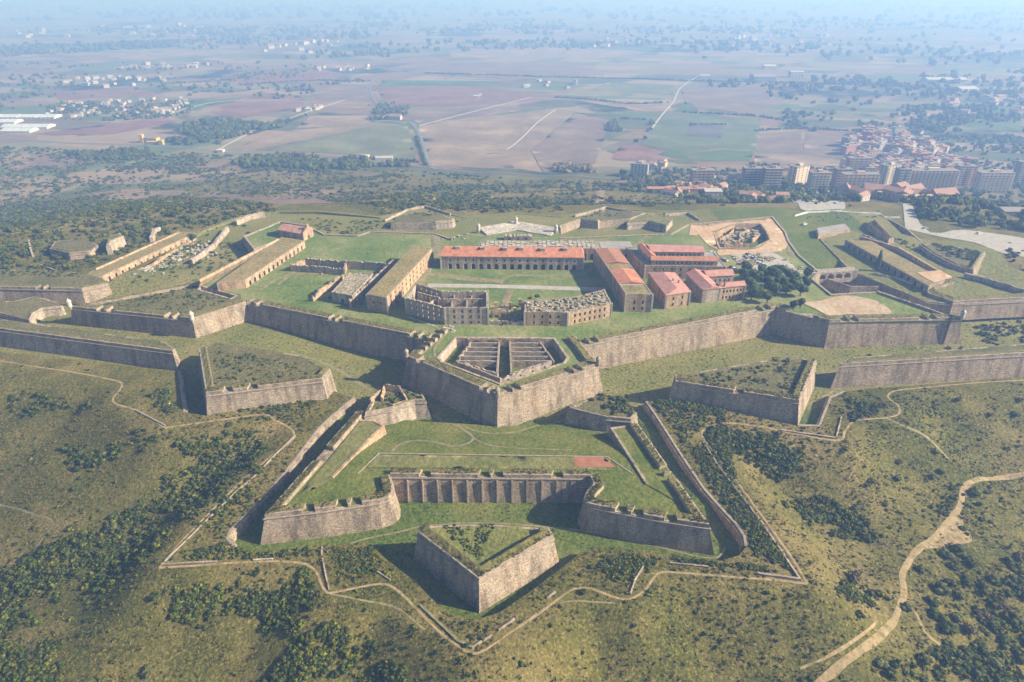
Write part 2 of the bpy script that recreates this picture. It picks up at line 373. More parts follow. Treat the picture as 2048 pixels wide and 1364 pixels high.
# counterscarp walls along the ditch rim
def cscarp(pts, label, zt=T, w=1.6):
    par = empty('counterscarp_wall', label, 'retaining wall', 'retaining walls along the ditch')
    v, f, i = sweep(pts, [(-.25, lambda x, y: T(x, y) + .04), (-.25, lambda x, y: F(x, y) - 1), (w, lambda x, y: F(x, y) - 1), (w, lambda x, y: T(x, y) - .3)], False, 4.0, .05)
    o = obj('masonry', v, f, STONE, None, par); v, f, i = sweep(pts, [(-.35, lambda x, y: T(x, y) + .05), (.7, lambda x, y: T(x, y) + .05), (.7, lambda x, y: T(x, y) + .22), (-.35, lambda x, y: T(x, y) + .22)], False, 4.0, .04)
    obj('coping', v, f, COPE, None, par)
def rev(l): return list(reversed(l))
cscarp(PL([(706, 792)], 5.2) + PL([(640, 860), (560, 948)], 1.4) + PL([(460, 1060), (453, 1076), (466, 1092)], -1.4), 'long straight retaining wall on the outer side of the left flank ditch')
cscarp(PL([(1493, 1092), (1490, 1072), (1472, 1046), (1408, 978)], -1.4) + PL([(1361, 906)], 1.2) + PL([(1293, 803)], 4.2), 'long straight retaining wall on the outer side of the right flank ditch')
cscarp(PL([(357, 743)], 5.5) + PL([(368, 823)], 5.2), 'short retaining wall in the shaded gap beside the left ravelin')
cscarp(PL([(1597, 848), (1640, 849), (1652, 820), (1662, 795), (1690, 783)], 4.2), 'curved retaining wall opposite the lit end of the right ravelin')
cscarp(PL([(2015, 535), (1985, 506), (1930, 490), (1850, 488), (1800, 474), (1757, 430)], 8.7), 'far zigzag retaining wall below the broad sandy track')

_bk = [q for q in DITCH if q[1] > 455]
v, f, i = sweep(_bk, [(-.3, lambda x, y: T(x, y) + .05), (-1.5, lambda x, y: F(x, y) - 1), (3, lambda x, y: F(x, y) - 1), (3, lambda x, y: T(x, y) + .05)], False, 4)
tag(obj('ditch_bank', v, f, GRASSD), kind='structure')
# ================================================================ THE FORTRESS
ZT = 17.0; ZP = 15.6
def FZ(x, y): return F(x, y)
ALLG = []
def gaps(l, z, hw=1.5):
    g = [(*P(x, y, z), hw) for x, y in l]; ALLG.extend(g); return g
LBp = PL([(395, 563), (140, 613), (384, 637), (492, 603)], ZT)
LCp = PL([(492, 603), (856, 675)], ZT)
CBp = PL([(880, 656), (813, 711), (995, 789), (1197, 727), (1152, 672)], ZT)
RCp = PL([(1163, 687), (1553, 613)], ZT)
RBp = PL([(1553, 613), (1660, 640), (1925, 634), (1896, 627), (1756, 580)], ZT)
b = empty('left_bastion', 'big arrow-shaped bastion at left with scrub on top and a ruined well', 'bastion', 'bastions of the main enclosure')
rampart(b, LBp[:], ZT, FZ, gaps=gaps([(200, 618), (220, 620), (335, 632), (352, 634)], ZT, 1.4), turf=TURF)
c = empty('curtain_wall', 'long dark shaded curtain wall between the left and central bastions', 'rampart wall', 'curtain walls of the main enclosure')
rampart(c, LCp, ZT - .03, FZ, gaps=gaps([(500, 604), (518, 608), (662, 637), (676, 640), (828, 668), (845, 672)], ZT, 1.3))
c = empty('central_bastion', 'sunlit central bastion pointing at the viewer with a sunken ruined store inside', 'bastion', 'bastions of the main enclosure')
CB = c
rampart(c, CBp, ZT, FZ, gaps=gaps([(872, 663), (862, 671), (852, 679), (842, 687), (832, 695), (965, 777), (978, 783), (1018, 782), (1034, 777), (838, 722), (1140, 744), (1158, 739)], ZT, 1.3))
c = empty('curtain_wall', 'long lit curtain wall between the central and right bastions', 'rampart wall', 'curtain walls of the main enclosure')
rampart(c, RCp, ZT - .03, FZ, gaps=gaps([(1172, 686), (1190, 682), (1520, 619), (1536, 616)], ZT, 1.3))
c = empty('right_bastion', 'big right bastion with a sandy hollow and grass on its top', 'bastion', 'bastions of the main enclosure')
rampart(c, RBp[:3] + PL([(1905, 630)], ZT), ZT, FZ, gaps=gaps([(1580, 620), (1592, 623), (1604, 626), (1616, 629), (1628, 632), (1690, 639), (1710, 639), (1848, 636), (1868, 636)], ZT, 1.3))
v, f, i = sweep(PL([(1896, 629), (1756, 581)], ZT), [(0, ZP - .2), (1.2, ZP - .2), (1.2, ZT - .1), (0, ZT - .1)], False, 3, .25); obj('breast_wall', v, f, STONEL, None, c)
v, f, i = sweep(PL([(1896, 627), (1756, 580)], ZT), [(-2, -1), (0, ZP - .2), (1.0, ZP - .2), (1.0, -1)], False, 6); obj('rear_scarp', v, f, STONE, None, c)
PLAT = PL([(142, 615), (384, 641), (492, 606), (857, 679), (820, 713), (995, 795), (1192, 730), (1168, 690), (1553, 617), (1660, 645), (1920, 640), (1896, 633), (1756, 585)], ZP) + \
    PL([(1663, 590), (1626, 560), (1640, 546), (1600, 513), (1578, 483), (1572, 466), (1545, 434), (1375, 450), (1340, 469), (1120, 477), (1118, 462), (1032, 448), (955, 460), (900, 478), (870, 468), (740, 464), (715, 472), (650, 470), (615, 452), (560, 444), (487, 474), (508, 500), (560, 480), (395, 566)], ZP)
WELL = PL([(402, 573), (398, 580), (462, 598), (472, 592)], ZP)
PIT = PL([(912, 676), (877, 716), (884, 724), (1000, 768), (1128, 726), (1134, 716), (1108, 678)], ZP)
EXC = PL([(1428, 466), (1470, 450), (1520, 448), (1532, 462), (1540, 480), (1505, 497), (1440, 497)], ZP)
sh = sheet('terreplein', PLAT, lambda x, y: ZP + .35 * fbm(x, y, 25, 4, 2), mat('yard_grass', [(.05, .08, .015), (.12, .165, .035), (.24, .24, .09)], .4, .95, .5, 9, [(.05, .11, .02), (.16, .19, .055), (.32, .27, .14)], .035, .6), 6.0, [rev(WELL), rev(PIT), EXC])
tag(sh, kind='structure')
YZ = ZP
# rear and side scarps of the platform
def backwall(name, label, cat, pts, grp=None, zt=ZP + .3, z0=-1.0, par=None):
    p = par or empty(name, label, cat, grp)
    v, f, i = sweep(pts, [(-2.0, z0), (-.1, zt - .3), (-.1, zt + .5), (1.4, zt + .5), (1.4, z0)], False, 5, .08); obj('scarp', v, f, [STONE, COPE], [1 if k == 2 else 0 for k in i], p); return p
q = PL([(1756, 585), (1663, 590), (1626, 560), (1640, 546), (1600, 513), (1578, 483), (1572, 466), (1545, 434)], ZP)
backwall('scarp_wall', 'retaining wall of the yard beside the grassy side ditch and bridge', 'rampart wall', q)
q = PL([(1545, 434), (1375, 450), (1340, 469), (1120, 477)], ZP); backwall('scarp_wall', 'rear rampart behind the red roofed quarters and excavation', 'rampart wall', q)
q = PL([(900, 478), (870, 468), (740, 464), (715, 472), (650, 470), (615, 452), (560, 444), (487, 474), (508, 500), (560, 480), (395, 566)], ZP); backwall('scarp_wall', 'rear left rampart behind the green yard and chapel', 'rampart wall', q)
# well in the left bastion and the central pit: walls and floors
def pit(nm, poly, z, par, m=STONE):
    ring = list(poly)
    v, f, i = sweep(ring, [(-.3, ZP + .45), (-.3, z - .5), (.9, z - .5), (.9, ZP + .45)], True, 4, .05); obj(nm, v, f, m, None, par)
WL = empty('sunken_well', 'narrow dark sunken court in the left bastion beside the long arched casemates', 'sunken court')
def area(p): return sum(p[i][0] * p[(i + 1) % len(p)][1] - p[(i + 1) % len(p)][0] * p[i][1] for i in range(len(p)))
def ccw(p): return list(p) if area(p) > 0 else rev(p)
def cwl(p): return rev(ccw(p))
pit('lining_wall', cwl(WELL), 8, WL, STONEL); sheet('floor', ccw(WELL), 8, GRASS, 3, parent=WL)
PZ = 10.3
pit('pit_lining', cwl(PIT), PZ, CB, STONEL); sheet('pit_floor', ccw(PIT), PZ, GRASS, 3, parent=CB)
LIME_ = mat('sentry_plaster', [(.36, .32, .26), (.52, .47, .4)], .9, .8, .1, 4)
def sentry(par, x, y, z, s=1.0):
    b = MB(); n = 12; X, Y = P(x, y, z); prof = [(.1, -2.4), (.7, -1.2), (1.25, 0), (1.25, .25), (1.1, .25), (1.1, 2.7), (1.35, 2.75), (1.35, 3.0), (1.1, 3.35), (.75, 3.8), (.3, 4.1), (.12, 4.5), (.2, 4.75), (.02, 5.0)]
    v = [(X + r * s * math.cos(2 * math.pi * k / n), Y + r * s * math.sin(2 * math.pi * k / n), z + h * s) for r, h in prof for k in range(n)]
    f = [(j * n + k, j * n + (k + 1) % n, (j + 1) * n + (k + 1) % n, (j + 1) * n + k) for j in range(len(prof) - 1) for k in range(n)]
    o = obj('sentry_box', v, f, LIME_ if s > 1.1 else COPE, None, par)
for x, y in ((813, 712), (995, 790), (1196, 727)): sentry(CB, x, y, ZT)
lb = bpy.data.objects['left_bastion']; rb = bpy.data.objects['right_bastion']
for x, y in ((140, 613), (384, 638)): sentry(lb, x, y, ZT, 1.15)
for x, y in ((1924, 634), ): sentry(rb, x, y, ZT, 1.12)
# ---------------------------------------------------------------- hornwork
HT = 7.0; HP = 5.5
HWl = PL([(713, 821), (527, 1030)], HT)
HWf = PL([(527, 1030), (650, 1016), (757, 1000), (777, 993), (786, 984), (787, 972), (784, 960), (780, 948)], HT)
HWc = PL([(780, 948), (1180, 951)], HT)
HWr = PL([(1180, 951), (1186, 968), (1174, 980), (1168, 990), (1167, 999), (1173, 1006), (1190, 1010), (1320, 1035), (1421, 1050)], HT)
HWb = PL([(1421, 1050), (1276, 846)], HT)
HW = empty('hornwork', 'low grassy hornwork with two rounded half bastions joined by a buttressed curtain', 'hornwork')
rampart(HW, HWl[:1] + HWf, HT, FZ, w=4.2, h=1.5, rise=.5, gaps=gaps([(648, 897), (640, 906), (632, 915), (617, 1018), (683, 1012), (712, 1007)], HT, 1.4), thick=4.6)
rampart(HW, HWc, HT - .03, FZ, w=3.4, h=1.5, rise=.5, gaps=gaps([(850, 948), (968, 949), (995, 949), (1115, 950)], HT, 1.5), thick=3.8, step=3)
rampart(HW, HWr[:-1] + HWb, HT, FZ, w=4.2, h=1.5, rise=.5, gaps=gaps([(1243, 1020), (1275, 1026), (1342, 1039), (1350, 950), (1340, 936)], HT, 1.4), thick=4.6)
mbb = MB()
for k in range(12):
    x = 814 + k * 30.0; X, Y = P(x, 950, HT); z1 = HT - 2.6; z0 = -7.0
    v = [(X - .24, Y - 2.5, z0), (X + .24, Y - 2.5, z0), (X + .24, Y + .5, z0), (X - .24, Y + .5, z0), (X - .24, Y - .8, z1), (X + .24, Y - .8, z1), (X + .24, Y + .5, z1), (X - .24, Y + .5, z1)]
    obj('buttress', v, [(3, 2, 1, 0), (4, 5, 6, 7), (0, 1, 5, 4), (1, 2, 6, 5), (2, 3, 7, 6), (3, 0, 4, 7)], STONE, None, HW)
yA = P(1024, 850, 0)[1]; yB = P(1024, 925, 5)[1]
def HS(x, y): return .15 + F(x, np.maximum(y, 297)) * 0 + (HP - .1) * ss(yA, yB, y) + .25 * fbm(x, y, 14, 8, 2)
HWP = PL([(716, 824), (532, 1031), (650, 1018), (757, 1002), (777, 995), (784, 984), (784, 972), (778, 951), (1184, 954), (1190, 968), (1176, 981), (1170, 992), (1170, 1001), (1176, 1008), (1190, 1012), (1320, 1038), (1417, 1050), (1272, 848), (1225, 838)], HP) + PL([(1200, 846), (1000, 852), (860, 843), (760, 836)], .2)
sheet('terreplein', HWP, HS, GRASS, 3.5, parent=HW)
# flat strip behind the curtain, its kerb and the bare red patch
v, f, i = sweep(PL([(715, 948), (758, 907), (1215, 914), (1265, 948)], HP), [(-.3, HP - .3), (.3, HP - .3), (.3, HP + .25), (-.3, HP + .25)], False, 3); obj('kerb', v, f, COPE, None, HW)
sheet('wall_walk', PL([(735, 935), (1225, 941), (1220, 916), (758, 910)], HP), HP + .2, GRASSD, 3, parent=HW)
sheet('earth_patch', PL([(1150, 934), (1232, 935), (1205, 914), (1148, 914)], HP), HP + .26, mat('red_earth', [(.26, .1, .06), (.36, .16, .1)], .3, .95, .1, 4), 3, parent=HW)
def terrace(poly, lab, walls):
    sheet('raised_walk', ccw(poly), HP + .35, GRASSD if lab else GRASS, 3, parent=HW)
    v, f, i = sweep(walls, [(-.9, -1), (-.1, HP + .7), (1.1, HP + .7), (1.1, -1)], False, 3, .08); obj('retaining_wall', v, f, STONEO if lab else STONE, None, HW)
terrace(PL([(722, 842), (745, 842), (768, 852), (666, 957), (640, 975), (600, 990)], HP), 1, PL([(666, 957), (768, 852), (748, 842), (722, 842)], HP))
terrace(PL([(1220, 858), (1272, 850), (1400, 1030), (1290, 968)], HP), 0, PL([(1272, 850), (1221, 858), (1292, 970)], HP))
# work helper: solid outwork with ramparts on chosen edges and a rough top
def work(name, label, cat, line, rest, zt, z0, top, grp=None, w=4.0, gp=(), rise=.6, h=1.4, drop=0.0, stone=None, turf=None, bump=.5, zf=None):
    par = empty(name, label, cat, grp)
    L1 = PL(line, zt); rampart(par, L1, zt, z0, w=w, h=h, rise=rise, gaps=gaps(gp, zt, 1.4), stone=stone, turf=turf)
    poly = list(offs(L1, .8, False)) + PL(rest, zt - h)
    poly = [tuple(p) for p in poly]
    sheet('top', poly, zf or (lambda x, y: zt - h + .1 - drop * ss(0, 14, dpoly(x, y, poly)) + bump * fbm(x, y, 9, 2, 3)), top, 3.5, parent=par)
    if rest:
        L2 = [L1[-1]] + PL(rest, zt - h) + [L1[0]]
        v, f, i = sweep(L2, [(-1.2, z0 if not callable(z0) else (lambda x, y: z0(x, y) - 1)), (0, zt - h - drop * 0 + .1), (1.0, zt - h + .1), (1.0, -8)], False, 4); obj('rear_wall', v, f, stone or STONE, None, par)
    return par
SCRUBTOP = mat('scrubby_top', [(.035, .04, .012), (.12, .11, .04), (.24, .2, .1)], .6, .95, .8, 9, [(.06, .075, .02), (.2, .16, .08)], .05, .5)
FR = work('ravelin', 'small triangular ravelin in front of the curtain, pointed end nearest the viewer', 'ravelin', [(843, 1048), (834, 1063), (958, 1159), (1108, 1070), (1097, 1052)], [(1000, 1050), (930, 1049)], 7.5, FZ, mat('ravelin_grass', [(.05, .07, .015), (.16, .17, .04), (.28, .25, .09)], .7, .95, .8, 8, [(.07, .1, .02), (.22, .19, .06)], .08, .4), 'ravelins', w=4.2, rise=.9, drop=1.6)
RL = work('ravelin', 'ravelin at left with olive scrub on top beside a dark ditch gap', 'ravelin', [(397, 698), (411, 786), (645, 757), (661, 738)], [(600, 712), (520, 698), (429, 686)], 15.5, FZ, SCRUBTOP, 'ravelins', gp=[(455, 781), (505, 775)])
RRv = work('ravelin', 'ravelin at right with dark bushes on top and a lit narrow end', 'ravelin', [(1350, 748), (1350, 762), (1599, 801), (1634, 720)], [(1600, 716), (1540, 720), (1430, 738)], 14.0, FZ, SCRUBTOP, 'ravelins', gp=[(1478, 783)])
CGl = work('counterguard', 'long low shaded outer wall entering from the left edge', 'outwork', [(-600, 600), (0, 657), (345, 702), (351, 697)], [(330, 684), (0, 638), (-500, 585)], 16.0, FZ, SCRUBTOP, 'counterguards', w=3.5)
CGr = work('counterguard', 'long low outer wall leaving at the right edge with stone scarp toward the viewer', 'outwork', [(1684, 722), (1680, 728), (2048, 706), (2600, 672)], [(2600, 640), (2048, 688), (1800, 708), (1700, 715)], 14.0, FZ, SCRUBTOP, 'counterguards', w=3.5)
TL = work('ruined_tower', 'ruined ivy covered half tower at the rear left end of the hornwork', 'ruin', [(741, 803), (729, 826), (783, 816), (830, 800), (852, 800), (846, 788)], [(800, 776), (768, 774)], 8.5, FZ, SCRUBTOP, 'ruined half towers of the hornwork', w=1.6, rise=.2, stone=STONEL)
TR = work('ruined_tower', 'ruined bush topped half tower at the rear right end of the hornwork', 'ruin', [(1155, 805), (1137, 811), (1140, 816), (1215, 834), (1262, 838), (1275, 826)], [(1245, 790), (1195, 788)], 8.5, FZ, SCRUBTOP, 'ruined half towers of the hornwork', w=1.6, rise=.2)

for a, c2, hh_ in (((768, 776), (762, 800), 2.5), ((770, 778), (800, 782), 3.5), ((800, 782), (812, 800), 1.8), ((742, 806), (762, 786), 2.5), ((786, 812), (812, 803), 1.5)):
    v, f, i = sweep(PL([a, c2], 8), [(0, 6), (0, 7.2 + hh_), (.9, 7.0 + hh_), (.9, 6)], False, 1.6, .5); obj('broken_wall', v, f, STONEO, None, TL)

LBT = PL([(150, 614), (384, 634), (482, 604), (482, 590), (394, 569), (300, 586)], ZP); _w = PL([(405, 573.5), (398, 580), (462, 598), (468, 592)], ZP)
_lb = [q for q in ccw(LBT)]; va_, fa_ = region(_lb, [cwl(_w)], grid_in(_lb, 4), 4)
obj('overgrown_top', np.column_stack([va_, ZP + .35 * fbm(va_[:, 0], va_[:, 1], 25, 4, 2) + .25]), fa_, SCRUBTOP, None, lb, True)
# ================================================================ BUILDINGS OF THE FORTRESS
GLASS = mat('dark_window', [(.012, .014, .018), (.03, .032, .036)], .5, .4, 0, 2)
SHUT = mat('brown_shutter', [(.06, .03, .02), (.1, .05, .035)], .5, .7, 0, 2)
TILE = mat('orange_tiles', [(.3, .12, .07), (.42, .19, .11), (.5, .3, .2)], .35, .85, .3, 7, [(.35, .1, .06), (.6, .22, .12)], .12, .35)
TILEP = mat('pink_tiles', [(.34, .14, .12), (.43, .2, .16), (.47, .3, .25)], .35, .85, .3, 7, [(.34, .14, .12), (.48, .3, .25)], .1, .35)
TILEO = mat('old_tiles', [(.2, .09, .05), (.38, .17, .1), (.4, .25, .17)], .5, .9, .4, 8, [(.2, .14, .08), (.45, .17, .1)], .09, .5)
MOSS = mat('mossy_roof', [(.09, .08, .03), (.24, .19, .08), (.36, .29, .16)], .5, .95, .6, 9, [(.12, .12, .04), (.33, .23, .1)], .07, .45)
SLAB = mat('grey_roof_slab', [(.22, .2, .18), (.36, .33, .3)], .3, .9, .2, 6, [(.2, .19, .17), (.42, .4, .37)], .1, .4)
RUBBLE = mat('rubble', [(.13, .11, .07), (.36, .3, .21), (.56, .48, .36)], .8, .95, 1.0, 9, [(.1, .11, .05), (.4, .35, .28)], .15, .4, vor=.9)
LIME = mat('limewashed_stone', [(.4, .36, .3), (.58, .53, .46)], .6, .9, .2, 6, streak=.4)
def wall3(mb, A, B, A2, B2, z0, z1, wins, m=0, ragged=0.0, mtop=1):
    """a wall between two plan edges (outer A-B, inner A2-B2) with real openings; returns pane positions"""
    A, B, A2, B2 = map(np.array, (A, B, A2, B2)); L = math.dist(A, B)
    wins = [w for w in wins if w[0] - w[2] / 2 > .3 and w[0] + w[2] / 2 < L - .3 and w[1] + w[3] < z1 - z0 - .1]
    us = sorted({0.0, L} | {round(w[0] - w[2] / 2, 3) for w in wins} | {round(w[0] + w[2] / 2, 3) for w in wins})
    if ragged: us = sorted(set(us) | {round(u, 3) for u in np.arange(1.2, L - 1, 1.6)})
    zs = sorted({0.0, z1 - z0} | {round(w[1], 3) for w in wins} | {round(w[1] + w[3], 3) for w in wins})
    def pt(u, z, s):
        t = u / L; p = (A + (B - A) * t) if s == 0 else (A2 + (B2 - A2) * t); return (p[0], p[1], z0 + z)
    nu, nz = len(us), len(zs); top = [0.0] * nu
    if ragged: top = [float(-abs(rng.normal(0, ragged))) if rng.random() < .6 else 0.0 for _ in us]
    V = []; Fc = []; M = []
    for s in (0, 1):
        for i, u in enumerate(us):
            for j, z in enumerate(zs): V.append(pt(u, z + (top[i] if j == nz - 1 else 0), s))
    def id(s, i, j): return s * nu * nz + i * nz + j
    def hole(i, j):
        if i < 0 or j < 0 or i >= nu - 1 or j >= nz - 1: return False
        uc = (us[i] + us[i + 1]) / 2; zc = (zs[j] + zs[j + 1]) / 2
        return any(abs(uc - w[0]) < w[2] / 2 and w[1] < zc < w[1] + w[3] for w in wins)
    for i in range(nu - 1):
        for j in range(nz - 1):
            if hole(i, j):
                if not hole(i - 1, j): Fc.append((id(0, i, j), id(0, i, j + 1), id(1, i, j + 1), id(1, i, j))); M.append(m)
                if not hole(i + 1, j): Fc.append((id(0, i + 1, j), id(1, i + 1, j), id(1, i + 1, j + 1), id(0, i + 1, j + 1))); M.append(m)
                if not hole(i, j - 1): Fc.append((id(0, i, j), id(1, i, j), id(1, i + 1, j), id(0, i + 1, j))); M.append(m)
                if not hole(i, j + 1): Fc.append((id(0, i, j + 1), id(0, i + 1, j + 1), id(1, i + 1, j + 1), id(1, i, j + 1))); M.append(m)
            else:
                Fc.append((id(0, i, j), id(0, i + 1, j), id(0, i + 1, j + 1), id(0, i, j + 1))); M.append(m)
                Fc.append((id(1, i + 1, j), id(1, i, j), id(1, i, j + 1), id(1, i + 1, j + 1))); M.append(m)
        Fc.append((id(0, i, nz - 1), id(0, i + 1, nz - 1), id(1, i + 1, nz - 1), id(1, i, nz - 1))); M.append(mtop)
    for i in (0, nu - 1):
        for j in range(nz - 1):
            q = (id(0, i, j), id(0, i, j + 1), id(1, i, j + 1), id(1, i, j)); Fc.append(q if i else q[::-1]); M.append(m)
    mb.add(V, Fc, M)
    e = (B - A) / L; nrm = np.array((e[1], -e[0])); sp = MB(); out = []
    for w in wins:
        if w[4]:   # arch: spandrels fill the head of the opening
            r = w[2] / 2; zc = w[1] + w[3] - r; K = 6
            for sg in (-1, 1):
                pr = [(w[0] + sg * r, w[1] + w[3])] + [(w[0] + sg * r * math.cos(a), zc + r * math.sin(a)) for a in np.linspace(0, math.pi / 2, K)]
                fr = [(*(A + e * u - nrm * .06), z0 + z) for u, z in pr]; bk = [(*(A + e * u - nrm * .5), z0 + z) for u, z in pr]; n = len(pr)
                mb.add(fr + bk, [tuple(range(n)), tuple(range(2 * n - 1, n - 1, -1))] + [(i, n + i, n + (i + 1) % n, (i + 1) % n) for i in range(n)], m)
        out.append((*(A + e * w[0] - nrm * .42), z0 + w[1], math.atan2(e[1], e[0]), w[2], w[3]))
    return out
PANE = {}
def panes(par, lst, m):
    """each window pane is a part; equal panes share one mesh"""
    for x, y, z, a, w, h in lst:
        k = (round(w, 2), round(h, 2), m.name)
        if k not in PANE:
            b = MB(); b.box(-w / 2 - .02, w / 2 + .02, -.04, .04, -.02, h + .02); fr = .12
            PANE[k] = mesh('window', b.v, b.f, [m], b.m)
        o = link('window', PANE[k], par, (x, y, z)); o.rotation_euler = (0, 0, a)
def row(L, n, z, w, h, arch=0, mar=2.0, skip=()):
    return [(mar + (L - 2 * mar) * (k + .5) / n, z, w, h, arch) for k in range(n) if k not in skip]
def inner(poly, t): return [tuple(p) for p in offs(poly, t, True)]
def quoins(par, poly, z0, z1, m, w=.9):
    for x, y in poly:
        b = MB(); b.box(x - w / 2, x + w / 2, y - w / 2, y + w / 2, z0, z1); b.obj('quoin', [m], par)
def roof_gable(par, poly4, z, rise, m, over=.5, axis=0, name='roof', hip=0.0):
    """poly4: CCW corners; ridge parallel to edge 0-1 when axis=0"""
    p = [np.array(q) for q in offs(poly4, -over, True)]
    if axis: p = p[1:] + p[:1]
    a = (p[0] + p[3]) / 2; b = (p[1] + p[2]) / 2; e = (b - a); a2 = a + e * hip; b2 = b - e * hip; t = .25
    N = 14; V = []; 
    def up(q, zz): return (q[0], q[1], zz)
    V = [up(p[0], z), up(p[1], z), up(p[2], z), up(p[3], z), up(a2, z + rise), up(b2, z + rise), up(p[0], z - t), up(p[1], z - t), up(p[2], z - t), up(p[3], z - t)]
    Fc = [(0, 1, 5, 4), (2, 3, 4, 5), (1, 2, 5), (3, 0, 4), (6, 7, 1, 0), (7, 8, 2, 1), (8, 9, 3, 2), (9, 6, 0, 3), (9, 8, 7, 6)]
    return obj(name, V, Fc, m, None, par)
def building(name, label, cat, tops, zb, h, rows, wm, rm, roof='flat', rise=2.5, thick=.8, group=None, ragged=0, glass=None, par=None, axis=0, raw=None, hip=0, quoin=None, roofdrop=.4, wname='wall'):
    par = par or empty(name, label, cat, group)
    poly = raw or PL(tops, zb + h); poly = ccw(poly) if area(poly) > 0 else poly
    inn = inner(poly, thick); mb = MB(); ps = []
    for i in range(len(poly)):
        j = (i + 1) % len(poly); L = math.dist(poly[i], poly[j]); ws = []
        for r in rows.get(i, []): ws += row(L, *r)
        ps += wall3(mb, poly[i], poly[j], inn[i], inn[j], zb - .6, zb + h, [(u, z + .6, w, hh, a) for u, z, w, hh, a in ws], 0, ragged)
    mb.obj(wname, [wm, COPE], par)
    if glass: panes(par, ps, glass)
    if roof == 'flat':
        b = MB(); b.prism(inn, zb + h - roofdrop - .3, zb + h - roofdrop); b.obj('roof', [rm], par)
    elif roof == 'gable': roof_gable(par, poly, zb + h + .02, rise, rm, axis=axis, hip=hip)
    if quoin: quoins(par, poly, zb - .4, zb + h - .05, quoin)
    return par, poly
def rectpx(l, r, z, depth):
    a = P(*l, z); b = P(*r, z); e = (b - a) / np.hypot(*(b - a)); n = np.array((-e[1], e[0])) * depth
    return [tuple(a), tuple(b), tuple(b + n), tuple(a + n)]
def chimneys(par, pts, z, w=1.0, h=1.6):
    par = [o for o in par.children if o.name.startswith('roof')][0]
    for x, y in pts:
        X, Y = P(x, y, z + h / 2); b = MB(); b.box(X - w / 2, X + w / 2, Y - w * .4, Y + w * .4, z - 1.5, z + h); b.box(X - w / 2 - .15, X + w / 2 + .15, Y - w * .4 - .15, Y + w * .4 + .15, z + h, z + h + .25); b.obj('chimney', [STONEL], par)
# barracks with the orange roof
h = 9.3; pr = rectpx((881, 512), (1168, 515), ZP + h, 17)
p5, _ = building('barracks', 'long two storey barracks with a bright orange tiled roof above ground floor arches', 'barracks', None, ZP, h, {0: [(17, 0, 2.7, 4.0, 1, 3.5), (17, 5.4, 1.1, 1.8, 0, 3.5)], 1: [(3, 5, 1.2, 2, 0, 2)], 3: [(3, 5, 1.2, 2, 0, 2)]}, STONEL, TILE, 'gable', 4.2, glass=GLASS, raw=pr, hip=.02, quoin=LIME)
chimneys(p5, [(915, 495), (965, 496), (1010, 497), (1042, 497), (1085, 498), (1130, 498)], ZP + h + 3.2, 3.2, 1.0)
# stables behind
h = 8.5; pr = rectpx((958, 498), (1200, 498), ZP + h, 16)
p6, _ = building('stable_block', 'roofless looking stable block covered in pale broken masonry behind the orange roofed barracks', 'stables', None, ZP, h, {0: [(14, 0, 3.2, 5, 1, 2)]}, STONEO, RUBBLE, glass=GLASS, raw=pr, roofdrop=-.2)
pr = [pr[1], tuple(P(1268, 498, ZP + h)), tuple(P(1268, 498, ZP + h) + np.array((0, 16))), pr[2]]
building('stable_block', 'stable wing with a smooth pale grey flat roof behind the orange patched building', 'stables', None, ZP, h, {0: [(4, 0, 3.2, 5, 1, 2)]}, STONEO, SLAB, glass=GLASS, raw=pr, roofdrop=-.2)
b = MB()
for k in range(26):
    x0 = P(962, 498, ZP + h)[0] + 3.1 * k
    for j in range(5):
        if rng.random() < .75: y0 = P(962, 498, ZP + h)[1] + j * 3.1 + .4; b.box(x0, x0 + 2.5, y0, y0 + 2.3, ZP + h, ZP + h + .45 + .5 * rng.random())
tag(b.obj('masonry_remains', [LIME], p6), kind='stuff')
# left ruined block with mossy roof
building('ruined_barracks', 'large block with a mossy ochre roof and three rows of windows on its sunlit side', 'barracks', [(733, 588), (773, 595), (865, 496), (827, 491)], ZP, 10.5, {0: [(2, 5, 1, 1.7, 0, 2)], 1: [(12, 1.0, 1.2, 2.0, 0, 3), (12, 4.4, 1.2, 1.9, 0, 3), (12, 7.6, 1.1, 1.5, 0, 3)]}, STONEO, MOSS, glass=GLASS, quoin=LIME, roofdrop=-.15)
# vaulted block and ruined walls to its left
building('vaulted_ruin', 'small vaulted ruin with a grey brown roof between two broken walls', 'ruin', [(663, 583), (704, 591), (746, 546), (700, 543)], ZP, 6.5, {0: [(1, 0, 2, 3, 1, 2)]}, STONEL, RUBBLE, group=None, ragged=.4, roofdrop=.5)
def fwall(name, label, pts, z, h, th=1.0, wins=(), m=None, rag=.5, grp='broken walls in the left yard'):
    par = empty(name, label, 'ruined wall', grp) if name else None; q = PL(pts, z + h); mb = MB(); o2 = offs(q, th, False)
    for i in range(len(q) - 1):
        L = math.dist(q[i], q[i + 1]); ws = []
        for r in wins: ws += row(L, *r)
        wall3(mb, q[i], q[i + 1], o2[i], o2[i + 1], z - .8, z + h, [(u, zz + .8, w, hh, a) for u, zz, w, hh, a in ws], 0, rag)
    o = mb.obj(name or 'wall', [m or STONEL, COPE], None)
    if par: bpy.data.objects.remove(par)
    tag(o, label, 'ruined wall', grp); return o
fwall('ruined_wall', 'lit broken wall running back from the rampart at left of the vaulted ruin', [(625, 590), (688, 545)], ZP, 4.5, 1.2, m=STONEO, rag=1.1)
fwall('ruined_wall', 'long broken wall beside the mossy roofed block', [(700, 598), (790, 517)], ZP, 6, 1.2, [(11, .5, 1.3, 2.6, 1, 2)], rag=.9)
